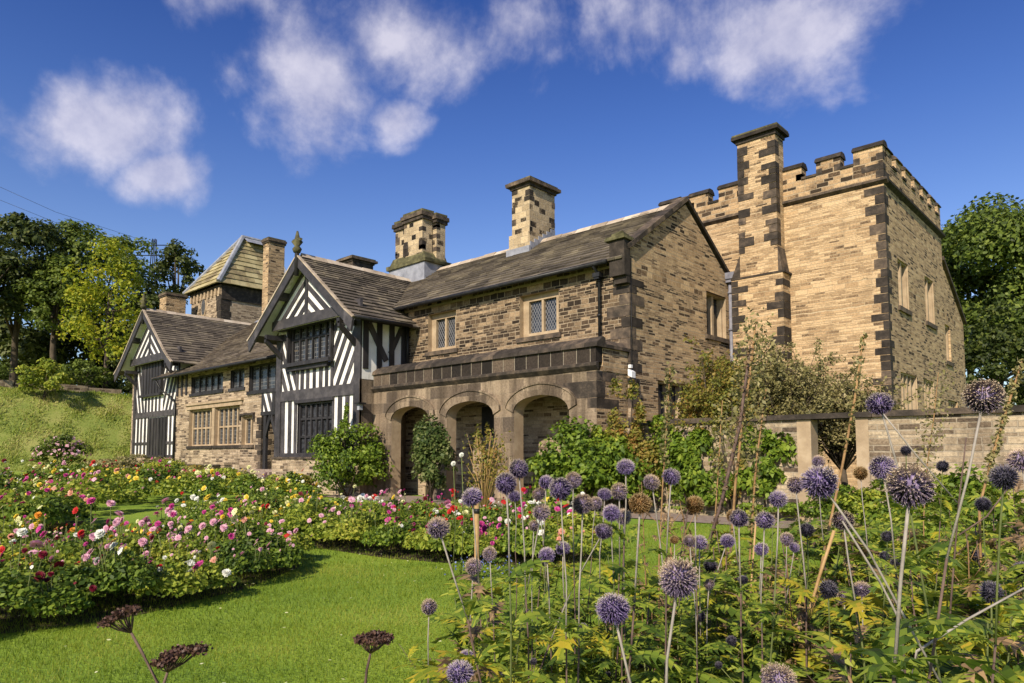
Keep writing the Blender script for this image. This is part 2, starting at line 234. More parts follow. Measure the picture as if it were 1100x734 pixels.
# ------------------------------------------------------------------ object helpers
def tag(o, label=None, cat=None, group=None, kind=None):
    if label: o['label'] = label
    if cat: o['category'] = cat
    if group: o['group'] = group
    if kind: o['kind'] = kind
    return o
def empty(name, loc, label, cat, group=None):
    o = bpy.data.objects.new(name, None); COL.objects.link(o); o.location = tuple(loc); o.empty_display_size = .2
    return tag(o, label, cat, group)
class MB:
    def __init__(s): s.v = []; s.f = []; s.m = []; s.mats = []; s.sm = []
    def mi(s, mat):
        if mat not in s.mats: s.mats.append(mat)
        return s.mats.index(mat)
    def poly(s, pts, mat, smooth=False):
        i = len(s.v); s.v += [tuple(map(float, p)) for p in pts]; s.f.append(tuple(range(i, i+len(pts)))); s.m.append(s.mi(mat)); s.sm.append(smooth)
    def mesh(s, vs, fs, mat, smooth=False):
        i = len(s.v); s.v += [tuple(map(float, p)) for p in vs]
        for f in fs: s.f.append(tuple(i+k for k in f)); s.m.append(s.mi(mat)); s.sm.append(smooth)
    def box(s, x0, x1, y0, y1, z0, z1, mat, jit=0.):
        x0, x1 = min(x0, x1), max(x0, x1); y0, y1 = min(y0, y1), max(y0, y1); z0, z1 = min(z0, z1), max(z0, z1)
        j = lambda: rnd.uniform(-jit, jit) if jit else 0
        vs = [(a+j(), b+j(), c+j()) for c in (z0, z1) for (a, b) in ((x0, y0), (x1, y0), (x1, y1), (x0, y1))]
        s.mesh(vs, [(3, 2, 1, 0), (4, 5, 6, 7), (0, 1, 5, 4), (1, 2, 6, 5), (2, 3, 7, 6), (3, 0, 4, 7)], mat)
    def extr(s, pts, vec, mat):   # convex polygon extruded by vec
        pts = [np.array(p, float) for p in pts]; vec = np.array(vec, float)
        n = sum((np.cross(pts[i]-pts[0], pts[(i+1) % len(pts)]-pts[0]) for i in range(len(pts))), np.zeros(3))
        if np.dot(n, vec) > 0: pts = pts[::-1]
        k = len(pts); vs = pts+[p+vec for p in pts]
        s.mesh(vs, [tuple(range(k)), tuple(range(2*k-1, k-1, -1))]+[((i+1) % k, i, k+i, k+(i+1) % k) for i in range(k)], mat)
    def beam(s, a, b, w, d, nrm, mat):     # bar from a to b, width w, depth d along nrm
        a, b, nrm = np.array(a, float), np.array(b, float), np.array(nrm, float); t = (b-a)/np.linalg.norm(b-a); q = np.cross(t, nrm); q /= np.linalg.norm(q)
        s.extr([a-q*w/2, b-q*w/2, b+q*w/2, a+q*w/2], nrm*d, mat)
    def tube(s, pts, rad, mat, n=6, smooth=True):
        pts = [np.array(p, float) for p in pts]; rings = []
        for i, p in enumerate(pts):
            t = pts[min(i+1, len(pts)-1)]-pts[max(i-1, 0)]; t = t/(np.linalg.norm(t)+1e-9); a = np.cross(t, (0, 0, 1.) if abs(t[2]) < .9 else (1., 0, 0)); a /= np.linalg.norm(a); b = np.cross(t, a)
            r = rad[i] if isinstance(rad, (list, tuple)) else rad
            rings += [p+r*(a*math.cos(2*math.pi*k/n)+b*math.sin(2*math.pi*k/n)) for k in range(n)]
        fs = [(i*n+k, (i+1)*n+k, (i+1)*n+(k+1) % n, i*n+(k+1) % n) for i in range(len(pts)-1) for k in range(n)]
        fs += [tuple(range(n)), tuple((len(pts)-1)*n+k for k in range(n-1, -1, -1))]
        s.mesh(rings, fs, mat, smooth)
    def build(s, name, parent=None):
        me = bpy.data.meshes.new(name); me.from_pydata(s.v, [], s.f)
        for m in s.mats: me.materials.append(M[m])
        me.polygons.foreach_set('material_index', s.m); me.polygons.foreach_set('use_smooth', s.sm); me.update()
        o = bpy.data.objects.new(name, me); COL.objects.link(o)
        if parent is not None: put(o, parent)
        return o
def put(o, parent):    # child whose mesh is written in world coordinates
    o.parent = parent
    loc = Vector((0, 0, 0)); p = parent
    while p is not None: loc += Vector(p.location); p = p.parent
    o.location = -loc if o.type != 'EMPTY' else o.location-loc
def npmesh(name, V, k, mat, parent=None, local=False, mats=None, midx=None):
    V = np.asarray(V, np.float32).reshape(-1, 3); nf = len(V)//k
    me = bpy.data.meshes.new(name); me.vertices.add(len(V)); me.vertices.foreach_set('co', V.ravel()); me.loops.add(nf*k); me.loops.foreach_set('vertex_index', np.arange(nf*k, dtype=np.int32))
    me.polygons.add(nf); me.polygons.foreach_set('loop_start', np.arange(0, nf*k, k, dtype=np.int32)); me.polygons.foreach_set('loop_total', np.full(nf, k, np.int32))
    for m in (mats or [mat]): me.materials.append(M[m])
    if midx is not None: me.polygons.foreach_set('material_index', np.asarray(midx, np.int32))
    me.update(); me.validate()
    o = bpy.data.objects.new(name, me); COL.objects.link(o)
    if parent is not None:
        if local: o.parent = parent
        else: put(o, parent)
    return o
def unit(a): return a/(np.linalg.norm(a, axis=-1, keepdims=True)+1e-9)
def leafquads(P, size, out=None, bias=.6, asp=.55, up=.3, hang=0., rs=None):
    rs = rs or NR; n = len(P); nrm = rs.normal(size=(n, 3))
    if out is not None: nrm = unit(nrm)+out*bias*2
    nrm[:, 2] += up; nrm = unit(nrm); t = rs.normal(size=(n, 3)); t[:, 2] -= hang; t = unit(t-nrm*np.sum(t*nrm, 1, keepdims=True)); b = np.cross(nrm, t)
    L = (size*rs.uniform(.6, 1.3, n))[:, None]; W_ = L*asp
    return np.stack([P-t*L, P+b*W_-t*L*.1, P+t*L, P-b*W_-t*L*.1], 1).reshape(-1, 3)
# ------------------------------------------------------------------ ground
def sstep(a, b, x): t = np.clip((x-a)/(b-a), 0, 1); return t*t*(3-2*t)
BR_, BS = .5, 1
def gh(x, y):
    x = np.asarray(x, float); y = np.asarray(y, float)
    h = .7*sstep(-24., -38., x)*sstep(6, 11, y)*1.0 + .0*y
    h = h+5.5*sstep(-50.3, -58.5, x+.0*y)*sstep(-25, -5, y)
    return h
def grid(xs, ys, name, mat, dz=0., label=None):
    X, Y = np.meshgrid(xs, ys, indexing='ij'); Z = gh(X, Y)+dz; V = np.stack([X, Y, Z], -1).reshape(-1, 3); n, m = len(xs), len(ys)
    F = [(i*m+j, (i+1)*m+j, (i+1)*m+j+1, i*m+j+1) for i in range(n-1) for j in range(m-1)]
    mb = MB(); mb.mesh(V, F, mat, True); o = mb.build(name); o['kind'] = 'structure'; return o
m, t, b, o = newmat('lawn'); g = N(t, 'ShaderNodeNewGeometry')
na = N(t, 'ShaderNodeTexNoise', i_Scale=.5, i_Detail=6., i_Roughness=.65); nb = N(t, 'ShaderNodeTexNoise', i_Scale=30., i_Detail=4.)
for q in (na, nb): t.links.new(g.outputs['Position'], q.inputs['Vector'])
vv = Mth(t, 'ADD', Mth(t, 'MULTIPLY', na.outputs[0], .7), Mth(t, 'MULTIPLY', nb.outputs[0], .4))
lc = ramp(t, vv, [(.3, (.08, .15, .006)), (.5, (.16, .26, .010)), (.7, (.24, .33, .02)), (.85, (.32, .36, .05))])
spx = N(t, 'ShaderNodeSeparateXYZ'); t.links.new(g.outputs['Position'], spx.inputs[0])
rough_ = ramp(t, vv, [(.3, (.07, .12, .015)), (.5, (.20, .25, .04)), (.75, (.40, .36, .12))])
mf = N(t, 'ShaderNodeMapRange'); t.links.new(spx.outputs[0], mf.inputs[0]); mf.inputs[1].default_value = -46; mf.inputs[2].default_value = -52
mq = N(t, 'ShaderNodeMixRGB'); t.links.new(mf.outputs[0], mq.inputs[0]); t.links.new(lc, mq.inputs[1]); t.links.new(rough_, mq.inputs[2]); t.links.new(mq.outputs[0], b.inputs['Base Color'])
b.inputs['Roughness'].default_value = .9; bp = N(t, 'ShaderNodeBump', i_Strength=.6, i_Distance=.04); t.links.new(nb.outputs[0], bp.inputs['Height']); t.links.new(bp.outputs[0], b.inputs['Normal'])
grid(np.concatenate([np.linspace(-900, -80, 10), np.linspace(-76, -24, 53), np.linspace(-20, 30, 12), np.linspace(100, 700, 6)]), np.concatenate([np.linspace(-500, -40, 6), np.linspace(-30, 60, 46), np.linspace(90, 1500, 10)]), 'ground', 'lawn')
def sheet(name, pts, mat, dz):
    mb = MB(); cx_ = sum(p[0] for p in pts)/len(pts); cy_ = sum(p[1] for p in pts)/len(pts)
    mb.poly([(p[0], p[1], float(gh(p[0], p[1]))+dz) for p in pts], mat); o = mb.build(name); o['kind'] = 'structure'; return o
sheet('path', [(-24, 14.7), (-3.2, 14.7), (4, 14.3), (6, 16.6), (-11.9, 16.6), (-11.9, 17.3), (-24, 17.3)], 'gravel', .02)
sheet('path', [(-6.0, 16.6), (-5.1, 16.6), (-5.1, 24.6), (-6.0, 24.6)], 'gravel', .024)

# ------------------------------------------------------------------ the manor house
HOUSE = empty('manor_house', (-20, 18, 0), 'old manor house of tan stone and black and white timber with a battlemented tower', 'house')
def P3(ax, c, s, z): return (c, s, z) if ax == 'X' else (s, c, z)
def wall(mb, ax, c, s0, s1, z0, z1, holes, depth, mat, rmat=None):
    """wall face in plane ax=c facing -Y (ax Y) or +X (ax X), with real recessed openings"""
    rmat = rmat or mat; ss = sorted({s0, s1, *[h[0] for h in holes], *[h[1] for h in holes]}); zs = sorted({z0, z1, *[h[2] for h in holes], *[h[3] for h in holes]})
    inn = c+depth if ax == 'Y' else c-depth
    for i in range(len(ss)-1):
        for j in range(len(zs)-1):
            a, b, d, e = ss[i], ss[i+1], zs[j], zs[j+1]; cs, cz = (a+b)/2, (d+e)/2
            if any(h[0] < cs < h[1] and h[2] < cz < h[3] for h in holes): continue
            mb.poly([P3(ax, c, a, d), P3(ax, c, b, d), P3(ax, c, b, e), P3(ax, c, a, e)], mat)
    for (a, b, d, e) in holes:
        for (p, q) in (((a, d), (b, d)), ((b, d), (b, e)), ((b, e), (a, e)), ((a, e), (a, d))):
            mb.poly([P3(ax, c, *p), P3(ax, inn, *p), P3(ax, inn, *q), P3(ax, c, *q)], rmat)
def window(ax, c, a, b, z0, z1, depth, nm, parent, glass='diamond_glass', fm='dressed_stone', transom=None, fw=.11, mw=.09, sill='sooty_stone', proud=.0, mfront=.08, label=None, hood=None):
    """stone or timber mullioned window set in its opening"""
    mb = MB(); s = 1 if ax == 'Y' else -1
    def bx(s0, s1, q0, q1, d0, d1, mat): 
        if ax == 'Y': mb.box(s0, s1, c+d0, c+d1, q0, q1, mat)
        else: mb.box(c-d1, c-d0, s0, s1, q0, q1, mat)
    bx(a, b, z0, z1, depth-.02, depth+.0, glass)
    f0 = mfront
    bx(a+.002, a+fw, z0+.002, z1-.002, f0, depth-.021, fm); bx(b-fw, b-.002, z0+.002, z1-.002, f0, depth-.021, fm)
    bx(a+fw, b-fw, z1-fw*.8, z1-.002, f0, depth-.021, fm); bx(a+fw, b-fw, z0+.002, z0+fw*.6, f0, depth-.021, fm)
    for k in range(1, nm+1):
        x = a+fw+(b-a-2*fw)*k/(nm+1); bx(x-mw/2, x+mw/2, z0+fw*.6, z1-fw*.8, f0+.01, depth-.021, fm)
    if transom:
        for tz in transom: bx(a+fw, b-fw, tz-.045, tz+.045, f0+.02, depth-.0215, fm)
    if sill: bx(a-.12, b+.12, z0-.16, z0-.001, -.07-proud, .08, sill)
    if hood:
        bx(a-.15, b+.15, z1+.06, z1+.16, -.10, .02, hood); bx(a-.15, a-.05, z1-.18, z1+.06, -.08, .02, hood); bx(b+.05, b+.15, z1-.18, z1+.06, -.08, .02, hood)
    return tag(mb.build('window', parent), label)
def quoins(parent, cx, cy, z0, z1, lx, ly, sx=-1, sy=1, mat='sooty_stone', hh=.3, prob=1., proud=.012, jit=.5):
    """dark corner stones, alternately long and short; sx, sy: way the walls run from the corner"""
    mb = MB(); z = z0; k = 0
    while z < z1-.12:
        h = min(hh*rnd.uniform(.7, 1.3), z1-z); L, S = (lx, ly) if k % 2 else (ly, lx)
        L *= rnd.uniform(1-jit*.5, 1+jit*.35); S *= rnd.uniform(1-jit*.4, 1+jit*.2)
        if rnd.random() < prob: mb.box(cx-sx*proud, cx+sx*L, cy-sy*proud, cy+sy*S, z+.008, z+h-.012, mat, .004)
        z += h; k += 1
    return mb.build('quoins', parent)
def slates(parent, axis, s0, s1, prof, row=.34, mat='slate', base='slate', sfn=None, name='roof', jit=.010, thick=.055, extra=None):
    """stone slate slope: profile [(t,z)...] eave to ridge, running s0..s1 along the ridge axis"""
    mb = MB() if extra is None else extra
    def pt(s, t, z): return (s, t, z) if axis == 'X' else (t, s, z)
    L = [0]
    for i in range(1, len(prof)): L.append(L[-1]+math.dist(prof[i-1], prof[i]))
    T = L[-1]
    def ev(l):
        l = max(0, min(T, l))
        for i in range(1, len(L)):
            if l <= L[i]+1e-9:
                f = (l-L[i-1])/(L[i]-L[i-1]); return (prof[i-1][0]+(prof[i][0]-prof[i-1][0])*f, prof[i-1][1]+(prof[i][1]-prof[i-1][1])*f)
    l = 0.; r = row
    for i in range(1, len(prof)):
        a, b_ = prof[i-1], prof[i]; f0, f1 = L[i-1]/T, L[i]/T
        lo0, hi0 = sfn(f0) if sfn else (s0, s1); lo1, hi1 = sfn(f1) if sfn else (s0, s1)
        mb.poly([pt(lo0, a[0], a[1]-.02), pt(hi0, a[0], a[1]-.02), pt(hi1, b_[0], b_[1]-.02), pt(lo1, b_[0], b_[1]-.02)], base)
    while l < T-.05:
        e = min(l+r, T); t0, z0 = ev(l); t1, z1 = ev(e); nx = np.array([t1-t0, z1-z0]); nx /= np.linalg.norm(nx); nn = np.array([-nx[1], nx[0]]); 
        if nn[1] < 0: nn = -nn
        lo, hi = sfn((l+e)/2/T) if sfn else (s0, s1); s = lo+rnd.uniform(-.3, 0)
        while s < hi:
            w = rnd.uniform(.35, .85)*row/.34; a = max(s, lo)+.006; b_ = min(s+w, hi)-.006; s += w
            if b_-a < .05: continue
            j = rnd.uniform(-jit, jit); th = thick+rnd.uniform(0, .018); dl = rnd.uniform(-.02, .02)
            A = np.array([t0, z0])+nn*(th+j)-nx*(.03+dl); B = np.array([t1, z1])+nn*(.004+j*.4)+nx*.03; C0 = A-nn*(th+.01)
            v = [pt(a, *A), pt(b_, *A), pt(b_, *B), pt(a, *B), pt(a, *C0), pt(b_, *C0)]
            mb.mesh(v, [(0, 1, 2, 3), (4, 5, 1, 0), (4, 0, 3), (5, 2, 1)], mat)
        l = e; r = max(r*.965, row*.6)
    return mb.build(name, parent) if extra is None else None
def ridge(parent, a, b, w=.16, mat='ridge_tile', seg=.55):
    mb = MB(); a = np.array(a, float); b = np.array(b, float); n = int(np.linalg.norm(b-a)/seg); t = (b-a)/np.linalg.norm(b-a); q = np.cross(t, (0, 0, 1.)); q /= np.linalg.norm(q)
    for i in range(n):
        p0 = a+(b-a)*(i+.015)/n; p1 = a+(b-a)*(i+.985)/n; u = np.array([0, 0, .10+rnd.uniform(-.015, .02)])
        vs = [p0-q*w-[0, 0, .1], p0+u, p0+q*w-[0, 0, .1], p1-q*w-[0, 0, .1], p1+u, p1+q*w-[0, 0, .1]]
        mb.mesh(vs, [(0, 1, 4, 3), (1, 2, 5, 4), (0, 2, 1), (3, 4, 5)], mat)
    return mb.build('ridge_tiles', parent)
def chimney(parent, x0, x1, y0, y1, z0, z1, stmat, cap=.14, capmat='mossy_stone', name='chimney', q=True, qp=.8, steps=None, label=None):
    mb = MB(); mb.box(x0, x1, y0, y1, z0, z1, stmat); 
    mb.box(x0-.06, x1+.06, y0-.06, y1+.06, z1-.14, z1-.02, 'sooty_stone'); mb.box(x0-cap, x1+cap, y0-cap, y1+cap, z1-.02, z1+.12, 'sooty_stone', .01)
    mb.box(x0-cap*.5, x1+cap*.5, y0-cap*.5, y1+cap*.5, z1+.12, z1+.2, capmat, .015)
    if steps: mb.box(x0-.09, x1+.09, y0-.09, y1+.09, z0, steps, stmat)
    if q:
        for (cx_, cy_, sx, sy) in ((x0, y0, 1, 1), (x1, y0, -1, 1), (x1, y1, -1, -1)):
            z = z0; k = 0
            while z < z1-.3:
                h = rnd.uniform(.18, .3)
                if rnd.random() < qp*.6:
                    L = rnd.uniform(.16, .36); mb.box(cx_-sx*.01, cx_+sx*L, cy_-sy*.01, cy_+sy*rnd.uniform(.14, .3), z+.01, z+h-.01, 'sooty_stone', .004)
                z += h; k += 1
    return tag(mb.build(name, parent), label)

YP, YM, YG, YT, YW, YH = 16.44, 18.05, 15.87, 25.0, 16.9, 16.7
XG, XT, XW, XP = -11.82, -6.43, -22.57, -11.92
# ---- gabled range
mb = MB()
W1 = (-21.25, -19.62, 5.62, 7.12); W2 = (-16.35, -14.6, 5.62, 7.1)
wall(mb, 'Y', YM, -24, XG, 0, 3.95, [], .3, 'hall_stone'); wall(mb, 'Y', YM, -24, XG, 3.95, 7.75, [W1, W2], .34, 'range_stone', 'dressed_stone')
GU = (23.0, 24.5, 5.86, 7.44); GL = (19.62, 22.2, 2.75, 3.95)
wall(mb, 'X', XG, YM, 25.0, 0, 7.4, [(GU[0], GU[1], GU[2], 7.4), GL], .34, 'gable_stone', 'dressed_stone')
mb.poly([(XG, YM, 7.4), (XG, 23.0, 7.4), (XG, 23.0, 9.32), (XG, 21.6, 10.22), (XG, YM, 7.9)], 'gable_stone')
mb.poly([(XG, 23.0, 7.44), (XG, 25.0, 7.44), (XG, 25.0, 8.02), (XG, 23.0, 9.32)], 'gable_stone'); mb.poly([(XG, 24.5, 7.4), (XG, 25, 7.4), (XG, 25, 7.44), (XG, 24.5, 7.44)], 'gable_stone')
mb.poly([(-24, 25.2, 0), (-24, 25.2, 8), (XG, 25.2, 8), (XG, 25.2, 0)], 'range_stone')
RANGE = mb.build('gabled_range', HOUSE); RANGE['label'] = 'two storey stone range with stone slate roof and gable end beside the tower'
window('Y', YM, *W1, .34, 1, RANGE, mfront=.20, fw=.26); window('Y', YM, *W2, .34, 1, RANGE, mfront=.20, fw=.26)
window('X', XG, *GU, .34, 1, RANGE, 'plain_glass', mfront=.14, fw=.08, mw=.14); window('X', XG, *GL, .34, 2, RANGE, 'plain_glass', mfront=.14, fw=.08, mw=.14)
EV = [(17.68, 7.55), (21.6, 10.25)]
slates(RANGE, 'X', -27.2, XG-.02, EV, .34, 'slate')
slates(RANGE, 'X', -27.2, XG-.02, [(25.5, 7.55), (21.6, 10.25)], .5, 'slate')
ridge(RANGE, (-26.8, 21.6, 10.27), (XG-.3, 21.6, 10.27), .2, seg=.7)
mb = MB()   # gable coping stones and kneeler
n = 7
for i in range(n):
    a = np.array([XG-.30, 17.95+(21.6-17.95)*i/n, 7.86+(10.35-7.86)*i/n]); b_ = np.array([XG-.30, 17.95+(21.6-17.95)*(i+.97)/n, 7.86+(10.35-7.86)*(i+.97)/n])
    mb.extr([a, b_, b_+[0, -.07, .13], a+[0, -.07, .13]], (.44, 0, 0), 'sooty_stone')
for i in range(n):
    a = np.array([XG-.25, 21.6+(25.0-21.6)*i/n, 10.33-(10.33-8.1)*i/n]); b_ = np.array([XG-.25, 21.6+(25.0-21.6)*(i+.97)/n, 10.33-(10.33-8.1)*(i+.97)/n])
    mb.extr([a, b_, b_+[0, .06, .10], a+[0, .06, .10]], (.36, 0, 0), 'sooty_stone')
mb.box(XG-.5, XG+.05, YM-.33, YM-.003, 7.02, 8.12, 'sooty_stone'); mb.box(XG-.62, XG+.12, YM-.42, YM+.12, 8.12, 8.24, 'mossy_stone', .02); mb.box(XG-.42, XG+.02, YM-.3, YM-.02, 8.24, 8.34, 'mossy_stone', .04)
mb.box(XG-.42, XG+.04, YM-.20, YM-.003, 6.8, 7.02, 'sooty_stone'); mb.build('gable_coping', RANGE)
quoins(RANGE, XG, YM, 4.1, 7.0, .75, .38, hh=.34); quoins(RANGE, XG, YM, .0, 3.9, .5, .3, prob=.6)
mb = MB(); mb.tube([(-24.6, 17.60, 7.50), (-12.35, 17.60, 7.50)], .075, 'black_iron', 8); mb.build('gutter', RANGE)
def pipe(parent, pts, r=.05, hop=None, mat='black_iron', hm='black_iron', rings=None):
    mb = MB(); mb.tube(pts, r, mat, 8)
    if hop is not None: x, y, z, s = hop; mb.extr([(x-s*.7, y-s*.6, z-s), (x+s*.7, y-s*.6, z-s), (x+s*.7, y+s*.6, z-s), (x-s*.7, y+s*.6, z-s)], (0, 0, s*.5), hm); mb.box(x-s, x+s, y-s*.8, y+s*.8, z-s*.5, z+s*.5, hm)
    for z in (rings or []):
        mb.tube([(pts[-1][0], pts[-1][1], z), (pts[-1][0], pts[-1][1], z+.07)], r*1.5, mat, 8)
    return mb.build('downpipe', parent)
pipe(RANGE, [(-12.86, 17.6, 7.45), (-12.86, 17.93, 7.2), (-12.86, 17.93, 4.85)], .05, (-12.86, 17.85, 7.2, .13), rings=[7.0, 5.9])
pipe(RANGE, [(XG+.10, 24.72, 8.3), (XG+.10, 24.72, .0)], .075, (XG+.12, 24.68, 8.25, .24), 'hopper_lead', 'hopper_lead', rings=[7.6, 6.2, 4.8])
# cable clips line at corner
mb = MB(); mb.tube([(XG+.02, YM+.06, 7.6), (XG+.02, YM+.06, 3.)], .012, 'black_iron', 5); mb.build('cable', RANGE)
mb = MB(); mb.box(XG+.01, XG+.10, 17.92, 18.02, 4.18, 4.28, 'white_metal'); mb.extr([(XG+.02, 17.88, 3.95), (XG+.16, 17.88, 3.88), (XG+.16, 17.88, 4.06), (XG+.02, 17.88, 4.15)], (0, .2, 0), 'white_metal'); mb.box(XG+.02, XG+.2, 17.88, 18.1, 3.7, 3.85, 'black_iron'); tag(mb.build('security_light', RANGE))
# chimneys of the range
c2 = chimney(RANGE, -19.35, -18.39, 20.9, 22.5, 9.2, 12.6, 'mix_stone', cap=.2, steps=10.55, label='single chimney stack on the slate ridge')
mb = MB(); mb.box(-19.5, -18.24, 20.7, 20.809, 9.45, 9.93, 'lead')
for i in range(6): mb.box(-18.299, -18.27, 20.81+i*.26, 21.08+i*.26, 9.7+i*.13, 10.12+i*.16, 'lead')
mb.build('lead_flashing', RANGE)
ch = MB()
for (x0, x1, y0, y1, zt) in ((-26.3, -24.95, 20.8, 21.4, 12.95), (-27.15, -26.31, 20.95, 21.6, 12.8), (-25.7, -24.7, 21.45, 22.0, 12.85)):
    ch.box(x0, x1, y0, y1, 10.2, zt, 'mix_stone'); ch.box(x0-.08, x1+.08, y0-.08, y1+.08, zt-.34, zt-.18, 'sooty_stone', .01); ch.box(x0-.14, x1+.14, y0-.14, y1+.14, zt-.18, zt, 'sooty_stone', .01); ch.box(x0-.05, x1+.05, y0-.05, y1+.05, zt, zt+.14, 'mossy_stone', .02)
    for k in range(9):
        z = rnd.uniform(11, zt-.5); ch.box(x1-.25, x1+.01, y0-.01, y0+.2, z, z+.2, 'sooty_stone') if k % 2 else ch.box(x0-.01, x0+rnd.uniform(.15, .35), y0-.01, y0+.2, z, z+.18, 'sooty_stone')
ch.box(-27.3, -24.65, 20.68, 22.1, 9.2, 10.5, 'lead'); ch.box(-27.4, -24.5, 20.6, 22.2, 10.5, 10.68, 'mossy_stone', .03)
ch.extr([(-27.3, 20.7, 10.68), (-24.6, 20.7, 10.68), (-24.9, 20.82, 11.05), (-27.15, 20.82, 11.05)], (0, 1.35, 0), 'mossy_stone')
tag(ch.build('chimney', RANGE), 'clustered chimney stack where the roofs meet')
# ---- porch arcade
ARC = [(-21.42, -19.24, 3.36), (-18.32, -16.02, 3.38), (-15.14, -12.92, 3.40)]
def arch(x0, x1, zt, n=16):
    """four-centred arch outline from left springing to right"""
    w = (x1-x0)/2; c = (x0+x1)/2; rs_ = .50; zs = zt-rs_; P = []
    for i in range(n+1):
        u = -math.cos(math.pi*i/n); a = abs(u)
        z = zs+rs_*((1-a**3.4)**.5)*(.82+.18*(1-a)); P.append((c+u*w, z))
    return P
mb = MB(); TH_ = .45; ZTOP = 4.0; x = -23.30
def face(q, y, mat, flip=False): mb.poly([(p[0], y, p[1]) for p in (q[::-1] if flip else q)], mat)
for (x0, x1, zt) in ARC+[(XP, None, None)]:
    face([(x, 0), (x0, 0), (x0, ZTOP), (x, ZTOP)], YP, 'ashlar'); face([(x, 0), (x0, 0), (x0, ZTOP), (x, ZTOP)], YP+TH_, 'ashlar', True)
    if x1 is None: break
    A = arch(x0, x1, zt); A = [(x0, 0)]+A+[(x1, 0)]
    for i in range(1, len(A)-2):
        q = [A[i], A[i+1], (A[i+1][0], ZTOP), (A[i][0], ZTOP)]; face(q, YP, 'ashlar'); face(q, YP+TH_, 'ashlar', True)
    for i in range(len(A)-1): mb.poly([(A[i][0], YP, A[i][1]), (A[i][0], YP+TH_, A[i][1]), (A[i+1][0], YP+TH_, A[i+1][1]), (A[i+1][0], YP, A[i+1][1])], 'dressed_stone')
    x = x1
mb.poly([(XP, YP, 0), (XP, YM, 0), (XP, YM, ZTOP), (XP, YP, ZTOP)], 'gable_stone'); mb.poly([(-23.3, YP, 4.6), (XP, YP, 4.6), (XP, YM, 4.6), (-23.3, YM, 4.6)], 'sooty_stone'); mb.poly([(-23.3, YM, 3.9), (XP, YM, 3.9), (XP, YP+.4, 3.9), (-23.3, YP+.4, 3.9)], 'ashlar')
PORCH = mb.build('porch', HOUSE); PORCH['label'] = 'single storey porch with three wide arches'
for (x0, x1, zt) in ARC:
    mb = MB()
    A = arch(x0, x1, zt, 20); c = (x0+x1)/2; O = []
    for i, (px_, pz) in enumerate(A): 
        f = (px_-c)/((x1-x0)/2); O.append((c+f*((x1-x0)/2+.30), pz+.34-.20*abs(f)**2))
    for i in range(len(A)-1):
        g_ = .06 if i in (4, 7, 12, 15) else 0.
        mb.extr([(A[i][0]+(A[i+1][0]-A[i][0])*g_, YP, A[i][1]+(A[i+1][1]-A[i][1])*g_), (A[i+1][0], YP, A[i+1][1]), (O[i+1][0], YP, O[i+1][1]), (O[i][0]+(O[i+1][0]-O[i][0])*g_, YP, O[i][1]+(O[i+1][1]-O[i][1])*g_)], (0, -.05, 0), 'ashlar')
    for i in range(len(A)-1):
        mb.extr([(O[i][0], YP, O[i][1]), (O[i+1][0], YP, O[i+1][1]), (O[i+1][0], YP, O[i+1][1]+.07), (O[i][0], YP, O[i][1]+.07)], (0, -.09, 0), 'ashlar')
    mb.build('arch_moulding', PORCH)
mb = MB()   # parapet
mb.extr([(-23.35, YP-.02, 4.0), (-23.35, YP-.14, 4.12), (-23.35, YP-.14, 4.2), (-23.35, YP-.02, 4.24)], (23.35+XP+.10, 0, 0), 'sooty_stone')
mb.box(-23.3, XP+.0, YP-.02, YP+.3, 4.24, 4.68, 'parapet_stone'); mb.box(XP-.29, XP+.02, YP+.301, YM-.01, 4.0, 4.68, 'gable_stone')
k = 0; x = -23.3
while x < XP+.05:
    w = min(rnd.uniform(.8, 1.2), XP+.1-x); mb.extr([(x+.008, YP-.10, 4.68), (x+.008, YP+.34, 4.68), (x+.008, YP+.34, 4.96), (x+.008, YP+.22, 5.0), (x+.008, YP-.07, 4.80)], (w-.016, 0, 0), 'sooty_stone'); x += w
for i in range(3):
    y = YP+.35+i*.42; mb.extr([(XP+.10, y, 4.68), (XP+.10, y+.41, 4.68), (XP+.10, y+.41, 4.78), (XP+.10, y, 4.78)], (-.2, 0, 0), 'sooty_stone'); mb.extr([(XP+.10, y, 4.78), (XP+.10, y+.41, 4.78), (XP-.15, y+.41, 4.96), (XP-.15, y, 4.96)], (-.2, 0, .0), 'sooty_stone')
mb.build('parapet', PORCH)
quoins(PORCH, XP, YP, 2.9, 3.98, 1.2, .4, hh=.42, proud=.006, mat='sooty_stone')
mb = MB(); mb.box(-21.0, -19.7, 17.5, 17.95, .42, .52, 'dressed_stone'); mb.box(-20.9, -20.75, 17.55, 17.95, 0, .42, 'dressed_stone'); mb.box(-19.95, -19.8, 17.55, 17.95, 0, .42, 'dressed_stone'); mb.build('bench', PORCH)
mb = MB(); mb.box(-18.1, -17.2, YM-.12, YM-.02, 0.05, 3.3, 'black_iron'); mb.build('door', PORCH)
